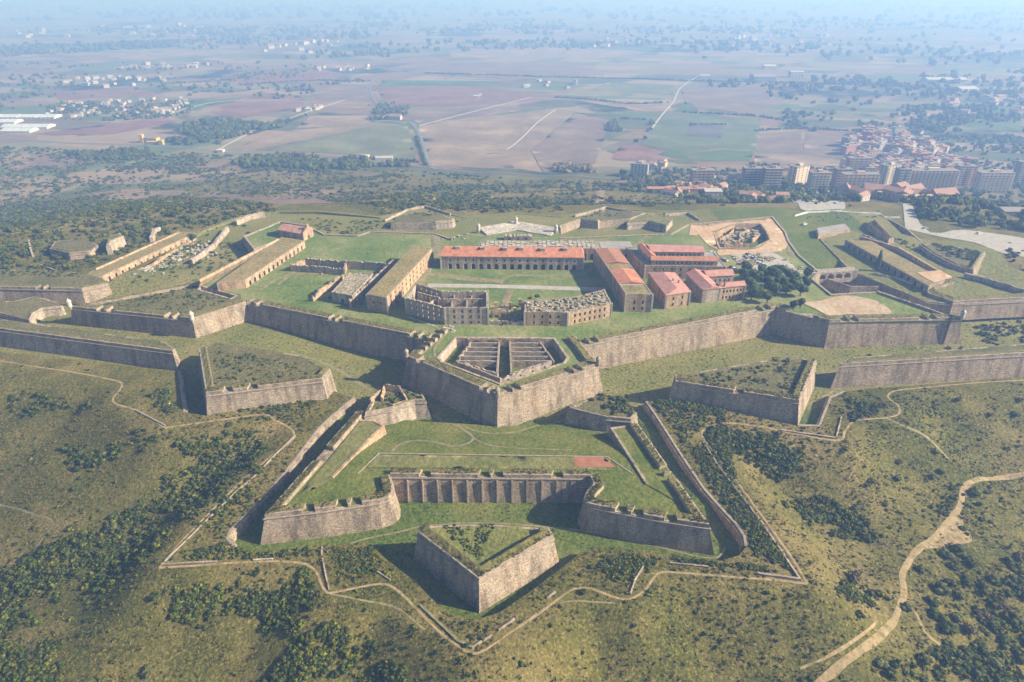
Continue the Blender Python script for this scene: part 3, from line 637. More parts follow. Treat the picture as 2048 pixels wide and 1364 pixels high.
for a, c2, hh, lb_ in (((579, 528), (690, 537), 5.0, 'nearer'), ((610, 516), (770, 526), 6.0, 'farther, higher')):
    fwall('ruined_wall', 'pale ' + lb_ + ' wall of the roofless double walled ruin in the left yard', [a, c2], ZP, hh, 1.1, [(9, 2.4, .8, 1.2, 0, 2)], STONEL, .7)
fwall('ruined_wall', 'short lit end wall joining the roofless double walled ruin', [(690, 537), (693, 524)], ZP, 5, 1.1, m=STONEO, rag=.8)
fwall('ruined_wall', 'short broken left end wall of the roofless double walled ruin', [(611, 517), (579, 528)], ZP, 5, 1.1, m=STONEO, rag=1.2)
# front left roofless ruin
PT = [(810.5, 595), (889, 615), (976, 615), (976, 581), (885, 581), (831, 565)]
rows = {0: [(6, .6, 1.1, 2, 0, 2), (6, 4.0, 1.1, 2, 0, 2), (6, 7.2, 1.1, 2, 0, 2)], 1: [(4, .6, 1.2, 1.6, 0, 3), (4, 3.8, 1.3, 2.2, 0, 3), (4, 7.3, 1.3, 2.2, 0, 3)], 2: [(3, 7, 1.1, 2, 0, 2)], 3: [(4, 7, 1.2, 2, 0, 2)], 4: [(4, 7, 1.2, 2, 0, 2)]}
p7, poly7 = building('roofless_quarters', 'tall roofless angular quarters with three rows of empty windows, left of the gate', 'ruin', PT, ZP, 10.8, rows, STONEL, None, None, thick=1.1, ragged=.35, quoin=LIME)
def iw(par, pts, z, h, m=STONEL, wins=(), th=.8, rag=.5):
    q = PL(pts, z + h); o2 = offs(q, th, False); mb = MB()
    for i in range(len(q) - 1):
        L = math.dist(q[i], q[i + 1]); ws = []
        for r in wins: ws += row(L, *r)
        wall3(mb, q[i], q[i + 1], o2[i], o2[i + 1], z - .5, z + h, [(u, zz + .5, w, hh, a) for u, zz, w, hh, a in ws], 0, rag)
    return mb.obj('inner_wall', [m, COPE], par)
iw(p7, [(834, 584), (887, 597), (973, 597)], ZP, 9.6, wins=[(5, 6.5, 1.1, 2, 0, 2)])
for a, c2 in (((905, 614), (905, 598)), ((935, 614), (935, 598)), ((860, 606), (872, 592)), ((910, 596), (910, 583)), ((945, 596), (945, 583))): iw(p7, [a, c2], ZP, 8.6)
sheet('rubble_floor', ccw(inner(poly7, 1.2)), ZP + 1.2, RUBBLE, 3, parent=p7)
# front right ruin
PT = [(1049, 623), (1136, 624), (1224, 606), (1209, 578), (1150, 593), (1049, 601)]
rows = {0: [(4, .8, 1.2, 2, 0, 3), (4, 4.6, 1.3, 2.1, 0, 3)], 1: [(7, .8, 1.1, 2, 0, 3), (7, 4.6, 1.2, 2, 0, 3)], 2: [(3, 4.6, 1.1, 2, 0, 2)]}
p9, poly9 = building('ruined_quarters', 'angular two storey quarters with an overgrown rubble roof, right of the gate', 'ruin', PT, ZP, 8.8, rows, STONEO, RUBBLE, 'flat', thick=1.0, ragged=.3, glass=GLASS, quoin=LIME, roofdrop=.5)
rb9 = MB()
p9i = inner(poly9, 1.4); xs = [p[0] for p in p9i]; ys = [p[1] for p in p9i]
for k in range(420):
    x, y = rng.uniform(min(xs), max(xs)), rng.uniform(min(ys), max(ys))
    if inpoly(np.array([x]), np.array([y]), p9i)[0]:
        r = rng.uniform(.3, 1.3); a = rng.uniform(0, 3); rb9.box(-r, r, -r * .5, r * .5, -.3, r * rng.uniform(.3, 1.1), 0, lambda p: (x + p[0] * math.cos(a) - p[1] * math.sin(a), y + p[0] * math.sin(a) + p[1] * math.cos(a) + .3 * p[2], ZP + 8.3 + p[2]))
tag(rb9.obj('roof_debris', [RUBBLE], p9), kind='stuff')
# gate remains between them
g8 = empty('gate_ruin', 'low broken gate remains between the two front ruins', 'ruin')
iw(g8, [(977, 641), (1049, 643)], ZP, 2.6, wins=[(2, .5, 1.2, 1.4, 0, 6)])
for x, y, hh in ((985, 626, 6), (1000, 628, 5), (1014, 626, 6.5), (1030, 627, 5.5), (1045, 624, 7), (992, 612, 4), (1020, 610, 3.4), (1040, 608, 5)):
    X, Y = P(x, y, ZP + 2); b = MB(); b.box(X - .9, X + .9, Y - .8, Y + .8, ZP - .3, ZP + hh); b.box(X - 1.1, X + 1.1, Y - 1, Y + 1, ZP + hh, ZP + hh + .4); b.obj('pillar', [STONEO], g8)
for a, c2 in (((985, 622), (1014, 622)), ((1016, 622), (1045, 620))): iw(g8, [a, c2], ZP, 4.6, STONEO, [(2, 0, 2.4, 3.2, 1, .5)], rag=.6)
# long patched building at right
p10, poly10 = building('patched_barracks', 'long dark sided building with a patched orange and grey roof running away from the viewer', 'barracks', [(1252, 588), (1306, 588), (1237, 497), (1189, 497)], ZP, 11.5, {0: [(2, 1, 1.3, 2.2, 0, 3), (2, 5, 1.3, 2.2, 0, 3)], 3: [(14, 5.5, 1.0, 1.8, 0, 3), (14, 1, 1.0, 1.8, 0, 3)]}, STONEO, SLAB, glass=GLASS, roofdrop=.3, quoin=LIME)
def strip(par, poly, t0, t1, z, m, name, rise=1.2):
    a, b, c, d = [np.array(q) for q in inner(poly, .3)]
    q = [a + (d - a) * t0, b + (c - b) * t0, b + (c - b) * t1, a + (d - a) * t1]
    roof_gable(par, [tuple(k) for k in q], z, rise, m, over=.0, axis=1, name=name)
strip(p10, poly10, .2, .5, ZP + 11.5, TILE, 'roof_patch'); strip(p10, poly10, .64, .99, ZP + 11.5, TILEO, 'roof_patch'); strip(p10, poly10, .0, .17, ZP + 11.2, MOSS, 'roof_patch', .4); strip(p10, poly10, .51, .63, ZP + 11.3, MOSS, 'roof_patch', .5)
# red roofed house
p12, _ = building('red_roofed_house', 'square house with a faded pink red roof between the patched building and the red complex', 'house', [(1333, 590), (1381, 583), (1349, 545), (1298, 545)], ZP, 9.2, {0: [(2, 1.2, 1.1, 2, 0, 2), (2, 5, 1.1, 2, 0, 2)], 3: [(7, 5, 1.1, 1.8, 0, 2), (7, 1, 1.1, 1.8, 0, 2)]}, STONEO, TILEP, 'gable', 1.8, glass=GLASS, quoin=LIME, axis=1, hip=.12)
chimneys(p12, [(1346, 560), (1357, 563)], ZP + 10.4)
# red roofed complex round a court
p13 = empty('red_roofed_complex', 'bright red roofed U shaped building beside the pine grove', 'house')
building('', '', '', [(1406, 579), (1440, 575.5), (1402, 541), (1373, 546)], ZP, 9, {3: [(7, 5, 1.1, 1.8, 0, 2)], 1: [(4, 5, 1.1, 1.8, 0, 2)]}, STONEL, TILEP, 'gable', 2.0, glass=GLASS, par=p13, axis=1, wname='wing_wall')
building('', '', '', [(1440.8, 575.4), (1491, 570), (1483, 562), (1433, 567)], ZP, 8.9, {0: [(6, 5, 1.1, 1.8, 0, 1.5), (6, 1, 1.1, 1.8, 0, 1.5)]}, STONEO, TILEP, 'gable', 1.6, glass=GLASS, par=p13, wname='wing_wall', quoin=LIME)
building('', '', '', [(1415, 552.6), (1468, 550), (1458, 538), (1403, 541)], ZP, 8.9, {0: [(5, 4.6, 1.1, 2, 0, 1.5)]}, STONEL, TILEP, 'gable', 1.8, glass=GLASS, par=p13, wname='wing_wall')
chimneys(p13, [(1440, 567), (1449, 567)], ZP + 10.4, .9)
# grey governor complex behind
p11, poly11 = building('terraced_complex', 'grey terraced complex with red roofed upper wings round a court, behind the red roofs', 'quarters', [(1291, 531), (1452, 533), (1428, 503), (1252, 494)], ZP, 9, {0: [(8, 5.5, 1.1, 1.8, 0, 3), (8, 1.5, 1.1, 1.8, 0, 3)], 3: [(6, 5, 1, 1.8, 0, 3)]}, STONEO, SLAB, glass=GLASS, roofdrop=.3, quoin=LIME)
building('', '', '', [(1303, 520), (1436, 522), (1431, 513), (1302, 512)], ZP + 8.7, 3.6, {0: [(14, .8, 1.0, 1.8, 0, 2)]}, STONEL, TILEO, 'gable', 1.2, glass=SHUT, par=p11, wname='upper_wall')
building('', '', '', [(1297, 513), (1312, 512.5), (1291, 490), (1276, 490)], ZP + 8.7, 3.8, {}, STONEL, TILE, 'gable', 1.3, par=p11, axis=1, wname='upper_wall')
building('', '', '', [(1303, 503), (1409, 504), (1402, 492), (1293, 489)], ZP + 8.7, 4.2, {0: [(11, .8, 1.1, 2, 0, 2)]}, STONEL, TILEP, 'gable', 1.4, glass=SHUT, par=p11, wname='upper_wall')
# casemates with a row of arches
def casemate(label, tops, zb, h, n, edge, wm=STONEO, w=2.2, hh=3.4, name='casemate_range', rm=None, grp='arched casemate ranges', ridge=None):
    par, poly = building(name, label, 'casemates', tops, zb, h, {edge: [(n, 0, w, hh, 1, 2)]}, wm, rm or MOSS, glass=GLASS, roofdrop=-.1, group=grp)
    if ridge:
        v, f, i = sweep(PL(ridge, zb + h + 1), [(-.6, zb + h - 4), (-.6, zb + h + .9), (.5, zb + h + 1), (1.6, zb + h - .2)], False, 4, .1); obj('breast_wall', v, f, STONEO, None, par)
    return par
casemate('long arched casemate range left of the yard, below the chapel', [(433, 566), (490, 560), (609, 481), (563, 474)], ZP, 5.6, 13, 1, ridge=[(556, 477), (396, 560)])
casemate('far left arched casemate range standing in scrub with scattered rubble before it', [(160, 558), (205, 552), (391, 466), (357, 463), (190, 537)], 8.6, 5.2, 15, 1, w=1.6, hh=3.0, ridge=[(357, 463), (190, 537)])
casemate('long shaded arched casemate range right of the cypress', [(1858, 572), (1890, 560), (1742, 482), (1691, 479)], 12.3, 5.0, 13, 3, wm=STONE, ridge=None)
casemate('short arched building with a bare pale roof at the head of the right ditch', [(1637, 470), (1700, 458), (1690, 447), (1633, 456)], 8.5, 6.5, 5, 0, wm=STONEO, rm=SLAB)
# chapel
pc, poly = building('chapel', 'small stone chapel with a pointed gable, bellcote and pink roof', 'chapel', [(556, 459), (606, 468), (626, 458), (578, 449)], ZP, 5.5, {1: [(1, 0, 1.6, 3, 1, 1)]}, STONEO, TILEP, 'gable', 2.6, glass=GLASS)
a = np.array(poly[1]); b_ = np.array(poly[2]); m_ = (a + b_) / 2; e = (b_ - a) / math.dist(a, b_); n_ = np.array((e[1], -e[0])); z = ZP + 5.4
pr = [(a - e * .3, z), (b_ + e * .3, z), (b_ + e * .3, z + .8), (m_ + e * 1.3, z + 3.6), (m_ + e * 1.0, z + 5.6), (m_, z + 6.4), (m_ - e * 1.0, z + 5.6), (m_ - e * 1.3, z + 3.6), (a - e * .3, z + .8)]
V = [(*(q + n_ * .3), zz) for q, zz in pr] + [(*(q - n_ * .6), zz) for q, zz in pr]; n = len(pr)
obj('gable_wall', V, [tuple(range(n)), tuple(range(2 * n - 1, n - 1, -1))] + [(i, n + i, n + (i + 1) % n, (i + 1) % n) for i in range(n)], STONEO, None, pc)
# ---------------------------------------------------------------- ruined store in the central bastion
st = empty('ruined_store', 'sunken roofless store of parallel walls either side of a grassy central passage', 'ruin')
TOPZ = 14.2; hh = TOPZ - PZ
def sw(pts, h=None, wins=(), m=STONEL, th=.9, rag=.35): return iw(st, pts, PZ, h or hh, m, wins, th, rag)
for k in range(5):
    yy = 686 + k * 9.0; xl = 938 - k * 6.5; xr = 1078 + k * 6.0
    sw([(xl, yy), (995, yy)], rag=.15); sw([(1021, yy), (xr, yy)], rag=.15)
sw([(913, 722), (944, 683)], rag=.9, wins=[(4, 0, 1.2, 2.0, 1, 1)]); sw([(1078, 682), (1106, 722)], rag=.6)
sw([(996, 744), (1000, 682)], rag=.3); sw([(1018, 682), (1021, 744)], rag=.3)
sw([(913, 722), (1000, 757), (1104, 722)], wins=[(4, 0, 1.2, 2.2, 1, 1)], rag=.5); sw([(925, 724), (995, 747)], rag=.4); sw([(1021, 747), (1094, 724)], rag=.4)
iw(st, [(935, 677), (1085, 677)], PZ, 5.6, STONEO, [(5, 0, 4.2, 4.4, 1, .5)], 1.2, .5)
# rear bastion with pale parapet
rbn = empty('rear_bastion', 'small rear bastion with a pale paved parapet and three white sentry boxes', 'bastion', 'bastions of the main enclosure')
v, f, i = sweep(PL([(1116, 461), (1032, 447), (957, 460)], ZP), [(-1.2, -1), (0, ZP + 2.2), (1.0, ZP + 2.4), (15, ZP + .6), (15, -1)], False, 5, .1); obj('paved_parapet', v, f, LIME, None, rbn)
iw(rbn, [(1008, 472), (1064, 472)], ZP, 3.4, STONE, [(3, 0, 1.6, 2.4, 1, 1)], 5)
for x, y in ((957, 460), (1032, 446), (1112, 461)): sentry(rbn, x, y, ZP + 2.2, 1.2)
# bridge over the side ditch
br = empty('stone_bridge', 'low stone bridge of several arches crossing the grassy side ditch by the pine grove', 'bridge')
a = P(1588, 551, ZP); b_ = P(1716, 542, ZP); e = (b_ - a) / math.dist(a, b_); n_ = np.array((-e[1], e[0])); L = math.dist(a, b_); mb = MB()
wall3(mb, a, b_, a + n_ * 5, b_ + n_ * 5, 8.0, ZP + .2, [(6 + (L - 10) * (k + .5) / 6, 3.0, 5.0, 3.7, 0) for k in range(6)], 0, 0, 0); mb.obj('arches', [STONEL], br)
mb = MB()
for s in (0, 4.6):
    q0 = a + n_ * s; q1 = b_ + n_ * s; q = [q0, q1, q1 + n_ * .4, q0 + n_ * .4]; mb.prism([tuple(k) for k in q], ZP + .2, ZP + 1.1)
mb.obj('parapet', [LIME], br)
for k in range(6):
    u = 6 + (L - 10) * (k + .5) / 6; r = 2.5; zc = 14.7 - r; mb = MB()
    for sg in (-1, 1):
        pr = [(u + sg * r, zc + r)] + [(u + sg * r * math.cos(t), zc + r * math.sin(t)) for t in np.linspace(0, math.pi / 2, 6)]; n = len(pr)
        V = [(*(a + e * uu + n_ * .02), z) for uu, z in pr] + [(*(a + e * uu + n_ * 4.98), z) for uu, z in pr]
        mb.add(V, [tuple(range(n)), tuple(range(2 * n - 1, n - 1, -1))] + [(i, n + i, n + (i + 1) % n, (i + 1) % n) for i in range(n)])
    mb.obj('arch_ring', [STONEL], br)
# ---------------------------------------------------------------- outer works left, rear and right
F8 = lambda x, y: np.full(np.shape(x), 3.0)
work('outer_bastion', 'far left outer bastion with a shaded long face and one short lit face', 'bastion', [(-500, 580), (0, 573), (163, 577), (217, 566)], [(205, 555), (150, 545), (60, 540), (-400, 540)], 15.5, F8, SCRUBTOP, 'outer bastions', gp=[(78, 575), (92, 576)], bump=.8)
o = MB(); pts_ = PL([(217, 568), (300, 532), (352, 500), (372, 478)], 10)
v, f, i = sweep(pts_, [(-.4, 3), (0, 10.2), (1.6, 10.4), (1.8, 3)], False, 4, .2); tag(obj('outer_wall', v, f, STONEO), 'long thin lit wall climbing from the left bastion past the scattered rubble', 'wall')
v, f, i = sweep(PL([(385, 525), (430, 492), (458, 458)], 10), [(-.8, 0), (0, 12), (2.0, 12), (2.0, 0)], False, 4, .3); tag(obj('ruined_wall', v, f, STONEL), 'pale leaning broken wall in the left rear ditch', 'ruined wall')
v, f, i = sweep(PL([(474, 447), (500, 436), (530, 430)], 10), [(-.8, 0), (0, 12), (2.4, 12.5), (2.4, 0)], False, 4, .3); tag(obj('ruined_wall', v, f, STONEL), 'pale sloping wall at the rear left corner near the chapel', 'ruined wall')
GN = 'small outworks in the scrub behind the fortress'
work('outwork', 'scrubby outwork with one lit corner face at far left', 'outwork', [(97, 497), (138, 506), (178, 502)], [(196, 490), (170, 478), (110, 482)], 15.5, 7.0, SCRUBTOP, GN, w=2)
work('outwork', 'tall lit stub of wall on an outwork left of the far casemates', 'outwork', [(218, 489), (223, 482), (247, 472)], [(240, 466), (215, 474)], 18, 7.0, SCRUBTOP, GN, w=2, stone=STONEL)
work('outwork', 'small rear outwork with a pale square face behind the green yard', 'outwork', [(868, 443), (872, 443), (905, 440), (909, 436)], [(880, 428), (830, 425), (790, 436), (782, 446)], 15, 3, SCRUBTOP, GN, w=2, stone=STONEL)
work('outwork', 'triangular rear outwork with a dark left face and mounded top behind the orange roof', 'outwork', [(1120, 452), (1162, 438), (1196, 442), (1200, 440)], [(1262, 437), (1290, 425), (1210, 421)], 15, 3, SCRUBTOP, GN, w=2)
work('outwork', 'rear outwork with a pale square face near the excavation', 'outwork', [(1255, 446), (1264, 445), (1296, 443), (1332, 452)], [(1345, 440), (1300, 428), (1262, 432)], 14, 3, GRASSD, GN, w=1.5, stone=STONEL)
work('outwork', 'curved lit walled outwork behind the left counterguard', 'outwork', [(-200, 628), (0, 626), (58, 640), (66, 626), (84, 616), (124, 612)], [(118, 606), (72, 592), (30, 602), (-200, 615)], 11, 4, SCRUBTOP, GN, w=1.2, h=.6, rise=.1, stone=STONEL)
rw = work('right_outwork', 'broad right outwork with a grassy deck ending in a shaded arrow point', 'outwork', [(1716, 547), (1852, 603), (1906, 608), (1984, 604), (2500, 580)], [(2500, 540), (2060, 566), (1990, 556), (1900, 540), (1790, 484), (1700, 462), (1640, 478), (1690, 530)], 12.8, F8, GRASSD, 'outer works at right', w=1.5, h=.5, rise=.1)
work('redoubt', 'high shaded arrow pointed redoubt on the right outwork', 'redoubt', [(1893, 560), (1850, 572), (1856, 586), (1907, 603), (1986, 598), (2500, 575)], [(2500, 552), (2048, 573), (1990, 562), (1930, 548)], 14.5, F8, GRASSD, 'outer works at right', w=5, rise=1.0)
work('lunette', 'narrow long walled lunette with a grassy ridge above the right ditch', 'outwork', [(1735, 446), (1778, 479), (1789, 477), (1752, 440)], [(1742, 439)], 16, F8, GRASSD, 'outer works at right', w=2, stone=STONEO)
work('ravelin', 'far right ravelin full of dark bushes with a steep lit end face', 'ravelin', [(1838, 488), (1866, 508), (1905, 528), (1948, 540), (1972, 503)], [(1930, 497), (1860, 487)], 15.5, F8, SCRUBTOP, 'ravelins', w=2.5)
v, f, i = sweep(PL([(1655, 477), (1687, 540)], 10), [(-.8, 0), (0, 11.2), (1.6, 11.2), (1.6, 0)], False, 4, .2); tag(obj('ditch_wall', v, f, STONE), 'straight retaining wall on the right of the green side ditch', 'retaining wall')
v, f, i = sweep(PL([(1900, 556), (1800, 497), (1722, 474)], 14.5), [(-.6, 8), (0, 15.4), (1.8, 15.6), (1.8, 8)], False, 4, .1); tag(obj('parapet_wall', v, f, STONEO), 'pale capped parapet along the back of the shaded casemates', 'wall')
v, f, i = sweep(PL([(1560, 432), (1600, 462), (1618, 470)], 13), [(-.6, 0), (0, 11), (1.4, 11), (1.4, 0)], False, 4, .2); tag(obj('ditch_wall', v, f, STONE), 'zigzag retaining wall at the head of the green side ditch', 'retaining wall')

v, f, i = sweep(PL([(181, 515), (222, 502), (254, 490), (290, 470)], 9), [(-1, 3), (0, 9.6), (1.2, 9.8), (1.2, 3)], False, 4, .25); tag(obj('ruined_wall', v, f, STONEL), 'low pale scarp wall climbing right from the far left outwork', 'ruined wall')
v, f, i = sweep(PL([(56, 482), (60, 500), (64, 512)], 11), [(-.5, 5), (0, 12.5), (1.2, 12.5), (1.2, 5)], False, 3, .4); tag(obj('ruined_wall', v, f, STONEL), 'short broken wall at the extreme left among dark scrub', 'ruined wall')
v, f, i = sweep(PL([(306, 480), (312, 462), (322, 458)], 12), [(-1.4, 5), (0, 14), (2.2, 14), (2.2, 5)], False, 3, .5); tag(obj('ruined_wall', v, f, STONEL), 'stubby pale ruin above the far left casemates', 'ruined wall')
v, f, i = sweep(PL([(60, 533), (76, 531), (108, 542)], 10), [(-.5, 5), (0, 11), (1.0, 11), (1.0, 5)], False, 3, .4); tag(obj('ruined_wall', v, f, STONEL), 'low broken wall below the dark faced outwork at far left', 'ruined wall')
v, f, i = sweep(PL([(1759, 432), (1807, 457), (1842, 486)], 11), [(-1.0, 5), (0, 12), (1.4, 12), (1.4, 5)], False, 4, .2); tag(obj('ditch_wall', v, f, STONE), 'shaded retaining wall between the narrow lunette and the sandy track', 'retaining wall')
v, f, i = sweep(PL([(1928, 549), (1975, 560), (2060, 586)], 15.5), [(-.5, 8), (0, 16.6), (1.2, 16.6), (1.2, 8)], False, 3, .4); tag(obj('ruined_wall', v, f, STONEL), 'uneven low wall along the back of the right redoubt', 'ruined wall')
v, f, i = sweep(PL([(1744, 549), (1790, 557), (1828, 570)], 12.5), [(-.3, 10), (0, 13.6), (.9, 13.6), (.9, 10)], False, 2, .5); tag(obj('ruined_wall', v, f, LIME), 'line of pale broken masonry in front of the shaded casemates', 'ruined wall')
v, f, i = sweep(PL([(1724, 470), (1766, 486)], 13), [(-.4, 10), (0, 14), (1, 14), (1, 10)], False, 2, .6); tag(obj('ruined_wall', v, f, STONEL), 'crumbled wall at the upper end of the shaded casemates', 'ruined wall')
v, f, i = sweep(PL([(1640, 560), (1700, 580), (1757, 580)], 9), [(-.4, 5), (0, 11.5), (1, 11.5), (1, 5)], False, 4, .2); tag(obj('ditch_wall', v, f, STONE), 'low wall on the grass between the bridge and the right bastion', 'retaining wall')
for q_, l_ in (([(770, 441), (815, 420), (850, 413), (900, 428)], 'faint earth covered wall on the crest behind the green yard'), ([(1150, 432), (1212, 415), (1262, 424), (1310, 436)], 'faint earth covered wall on the crest behind the stables'), ([(1330, 430), (1375, 426), (1398, 440)], 'low wall enclosing the grassy triangle behind the excavation')):
    v, f, i = sweep(PL(q_, 9.5), [(-.6, 5), (0, 10.2), (1.2, 10.2), (1.2, 5)], False, 4, .2); tag(obj('parapet_wall', v, f, STONEL), l_, 'wall')
# ================================================================ PATHS, ROADS, FIELDS
def bvh_of(o):
    me = o.data; return BVHTree.FromPolygons([tuple(v.co) for v in me.vertices], [tuple(p.vertices) for p in me.polygons])
BV_Y = bvh_of(bpy.data.objects['terreplein']); BV_H = bvh_of([o for o in HW.children if o.name.startswith('terreplein')][0])
def smoothline(p, step):
    p = [np.array(q, float) for q in p]; p = [2 * p[0] - p[1]] + p + [2 * p[-1] - p[-2]]; out = []
    for i in range(1, len(p) - 2):
        n = max(1, int(math.dist(p[i], p[i + 1]) / step))
        for k in range(n):
            t = k / n; a, b, c, d = p[i - 1], p[i], p[i + 1], p[i + 2]
            out.append(.5 * ((2 * b) + (-a + c) * t + (2 * a - 5 * b + 4 * c - d) * t * t + (-a + 3 * b - 3 * c + d) * t ** 3))
    out.append(p[-2]); return [tuple(q) for q in out]
PATHS = []
def ribbon(name, px, w, m, bv=None, up=.14, step=2.0, z=None, smooth=True, wob=.25, kind='structure'):
    bvs = bv if isinstance(bv, (list, tuple)) else [bv or BV_G]
    def h3(x, y):
        best = None
        for b in bvs:
            h = hit(x, y, b)
            if best is None or (h - Vector((0, 0, CAMZ))).length < (best - Vector((0, 0, CAMZ))).length: best = h
        return best
    q = [(h.x, h.y) for h in (h3(x, y) for x, y in px)]
    q = smoothline(q, step) if smooth else resample(q, step); n = len(q); PATHS.append((q, w)) if BV_G in bvs and w < 8 and step < 5 else None
    cols = []
    for k, s in enumerate((-.5, -.17, .17, .5)):
        o = offs(q, -s * w, False); j = fbm(np.arange(n) * .9, np.full(n, k * 7.3), 3, 2, 3) * w * (wob + .25 if w < 4 else wob)
        if abs(s) == .5: o = np.array(offs(q, 0, False)) + (o - np.array(q)) * (1 + j / w * 2)[:, None]
        cols.append([(a, b, max(surf(t, a, b, -1e3) for t in bvs) + (up if abs(s) < .4 else up * .55)) for a, b in o])
    V = [cols[k][i] for i in range(n) for k in range(4)]; Fc = [(i * 4 + k, i * 4 + k + 1, i * 4 + k + 5, i * 4 + k + 4) for i in range(n - 1) for k in range(3)]
    Fc = [f[::-1] for f in Fc]
    a_, b_, c_ = (np.array(V[Fc[0][i]]) for i in range(3))
    if np.cross(b_ - a_, c_ - a_)[2] < 0: Fc = [f[::-1] for f in Fc]
    return tag(obj(name, V, Fc, m, None, None, True), kind=kind)
ASPH = mat('worn_asphalt', [(.13, .125, .12), (.2, .19, .18)], .2, .9, .1, 5)
PALE = mat('pale_gravel', [(.3, .27, .23), (.42, .38, .33)], .3, .9, .2, 6)
ribbon('path', [(-60, 714), (0, 722), (60, 732), (150, 745), (215, 758), (242, 766), (240, 780), (226, 797), (232, 808), (270, 820), (305, 838), (330, 856)], 1.1, TRACK)
ribbon('path', [(330, 856), (400, 846), (470, 836), (530, 829), (548, 840), (575, 853), (588, 868), (580, 885), (540, 915), (500, 948), (460, 985), (420, 1025), (370, 1075), (318, 1136)], 1.05, TRACK)
ribbon('path', [(318, 1136), (400, 1131), (480, 1125), (560, 1123), (610, 1128), (632, 1145), (645, 1175), (655, 1186), (700, 1178), (760, 1168), (790, 1178), (830, 1215), (880, 1265), (930, 1302), (945, 1308), (970, 1300), (1020, 1265), (1080, 1225), (1120, 1195), (1150, 1177), (1180, 1177), (1230, 1195), (1260, 1198), (1290, 1180), (1310, 1152), (1330, 1144), (1400, 1149), (1480, 1155), (1560, 1161), (1615, 1168)], 1.0, TRACK)
ribbon('path', [(1615, 1168), (1580, 1110), (1540, 1055), (1500, 1000), (1460, 945), (1420, 895), (1403, 870), (1412, 856), (1450, 846), (1520, 853), (1580, 866), (1675, 881), (1690, 862), (1710, 842), (1770, 836), (1798, 828), (1795, 810), (1775, 795), (1790, 782), (1850, 775), (1950, 766), (2048, 760), (2120, 755)], 1.0, TRACK)
ribbon('dirt_track', [(2100, 942), (2048, 948), (1990, 957), (1945, 962), (1928, 980), (1920, 1010), (1900, 1040), (1870, 1075), (1840, 1095), (1820, 1120), (1805, 1150), (1808, 1185), (1800, 1210), (1785, 1245), (1750, 1280), (1715, 1305), (1670, 1340), (1640, 1364), (1590, 1400)], 2.5, TRACK)
ribbon('path', [(1810, 1205), (1830, 1225), (1850, 1265), (1880, 1290)], 1.2, TRACK, up=.1, wob=.7)
ribbon('path', [(1755, 1242), (1730, 1265), (1690, 1292), (1650, 1316), (1600, 1338)], .9, TRACK, up=.1, wob=.6)
ribbon('path', [(-20, 1005), (0, 1010), (60, 1026), (95, 1036), (105, 1050), (80, 1085), (55, 1110), (0, 1150), (-30, 1160)], .8, DIRT, up=.08, wob=.6)
ribbon('path', [(1770, 835), (1800, 850), (1860, 880), (1900, 920)], 1.3, DIRT, up=.08, wob=.7)
ribbon('path', [(660, 1188), (720, 1200), (790, 1215), (850, 1260)], .7, DIRT, up=.08, wob=.6)
ribbon('path', [(1120, 1205), (1160, 1202), (1230, 1207)], .7, DIRT, up=.08, wob=.6)
BF = [BV_F, BV_H]
ribbon('path', [(372, 690), (430, 706), (500, 704), (560, 708), (620, 716), (680, 742), (742, 782)], 2.0, DIRT, BV_F, up=.1)
ribbon('path', [(865, 830), (900, 846), (930, 862), (946, 876), (935, 887), (905, 892), (860, 883), (820, 882), (795, 892), (785, 903)], 1.6, DIRT, BF, up=.16, wob=.5)
ribbon('path', [(930, 862), (960, 884), (1000, 894), (1080, 898), (1145, 900)], 1.1, DIRT, BF, up=.14, wob=.6)
ribbon('path', [(930, 855), (970, 866), (1020, 866), (1070, 852), (1130, 838)], 1.2, DIRT, BF, up=.14, wob=.6)
ribbon('path', [(1280, 800), (1300, 795), (1330, 788)], 1.5, DIRT, BV_F, up=.12, wob=.6)
ribbon('path', [(700, 1087), (740, 1076), (800, 1064), (850, 1052), (950, 1046), (1050, 1050), (1150, 1060), (1250, 1080), (1330, 1097), (1390, 1112), (1435, 1115), (1450, 1095)], .9, DIRT, BV_F, up=.14, wob=.5)
ribbon('path', [(1605, 812), (1640, 800), (1665, 782), (1690, 775)], 1.6, DIRT, BV_F, up=.12, wob=.5)
Y_ = BV_Y
ribbon('path', [(855, 571), (1000, 573), (1208, 579)], 6.0, PALE, Y_, up=.22, wob=.1)
ribbon('path', [(880, 470), (872, 480), (876, 500), (866, 520), (852, 545), (838, 570), (826, 600)], 6.5, DIRT, Y_, up=.3, wob=.3)
ribbon('path', [(1020, 580), (1012, 600), (1010, 622)], 5.0, DIRT, Y_, up=.3, wob=.2)
ribbon('path', [(1000, 568), (1010, 556), (1040, 551), (1110, 552), (1160, 550), (1180, 540), (1183, 525)], 3.0, DIRT, Y_, up=.18, wob=.5)
ribbon('path', [(860, 548), (930, 557), (1000, 562)], 7.0, mat('trodden_grass', [(.14, .13, .05), (.28, .23, .13)], .3, .95, .3, 7), Y_, up=.15, wob=.5)
ribbon('path', [(735, 466), (800, 468), (870, 471), (960, 472), (1100, 476)], 3.0, DIRT, Y_, up=.2)
ribbon('path', [(1118, 480), (1200, 480), (1290, 474), (1350, 462)], 3.4, DIRT, Y_, up=.2)
ribbon('path', [(555, 570), (600, 536), (650, 505), (700, 490)], 2.4, DIRT, Y_, up=.12, wob=.6)
ribbon('path', [(690, 545), (600, 548), (560, 556), (520, 580)], 3.0, MATS['trodden_grass'], Y_, up=.15, wob=.6)
ribbon('path', [(1574, 474), (1590, 500), (1612, 522), (1632, 542)], 2.6, DIRT, Y_, up=.2)
ribbon('path', [(815, 634), (850, 646), (868, 652)], 1.2, LIME, Y_, up=.25, wob=.1)
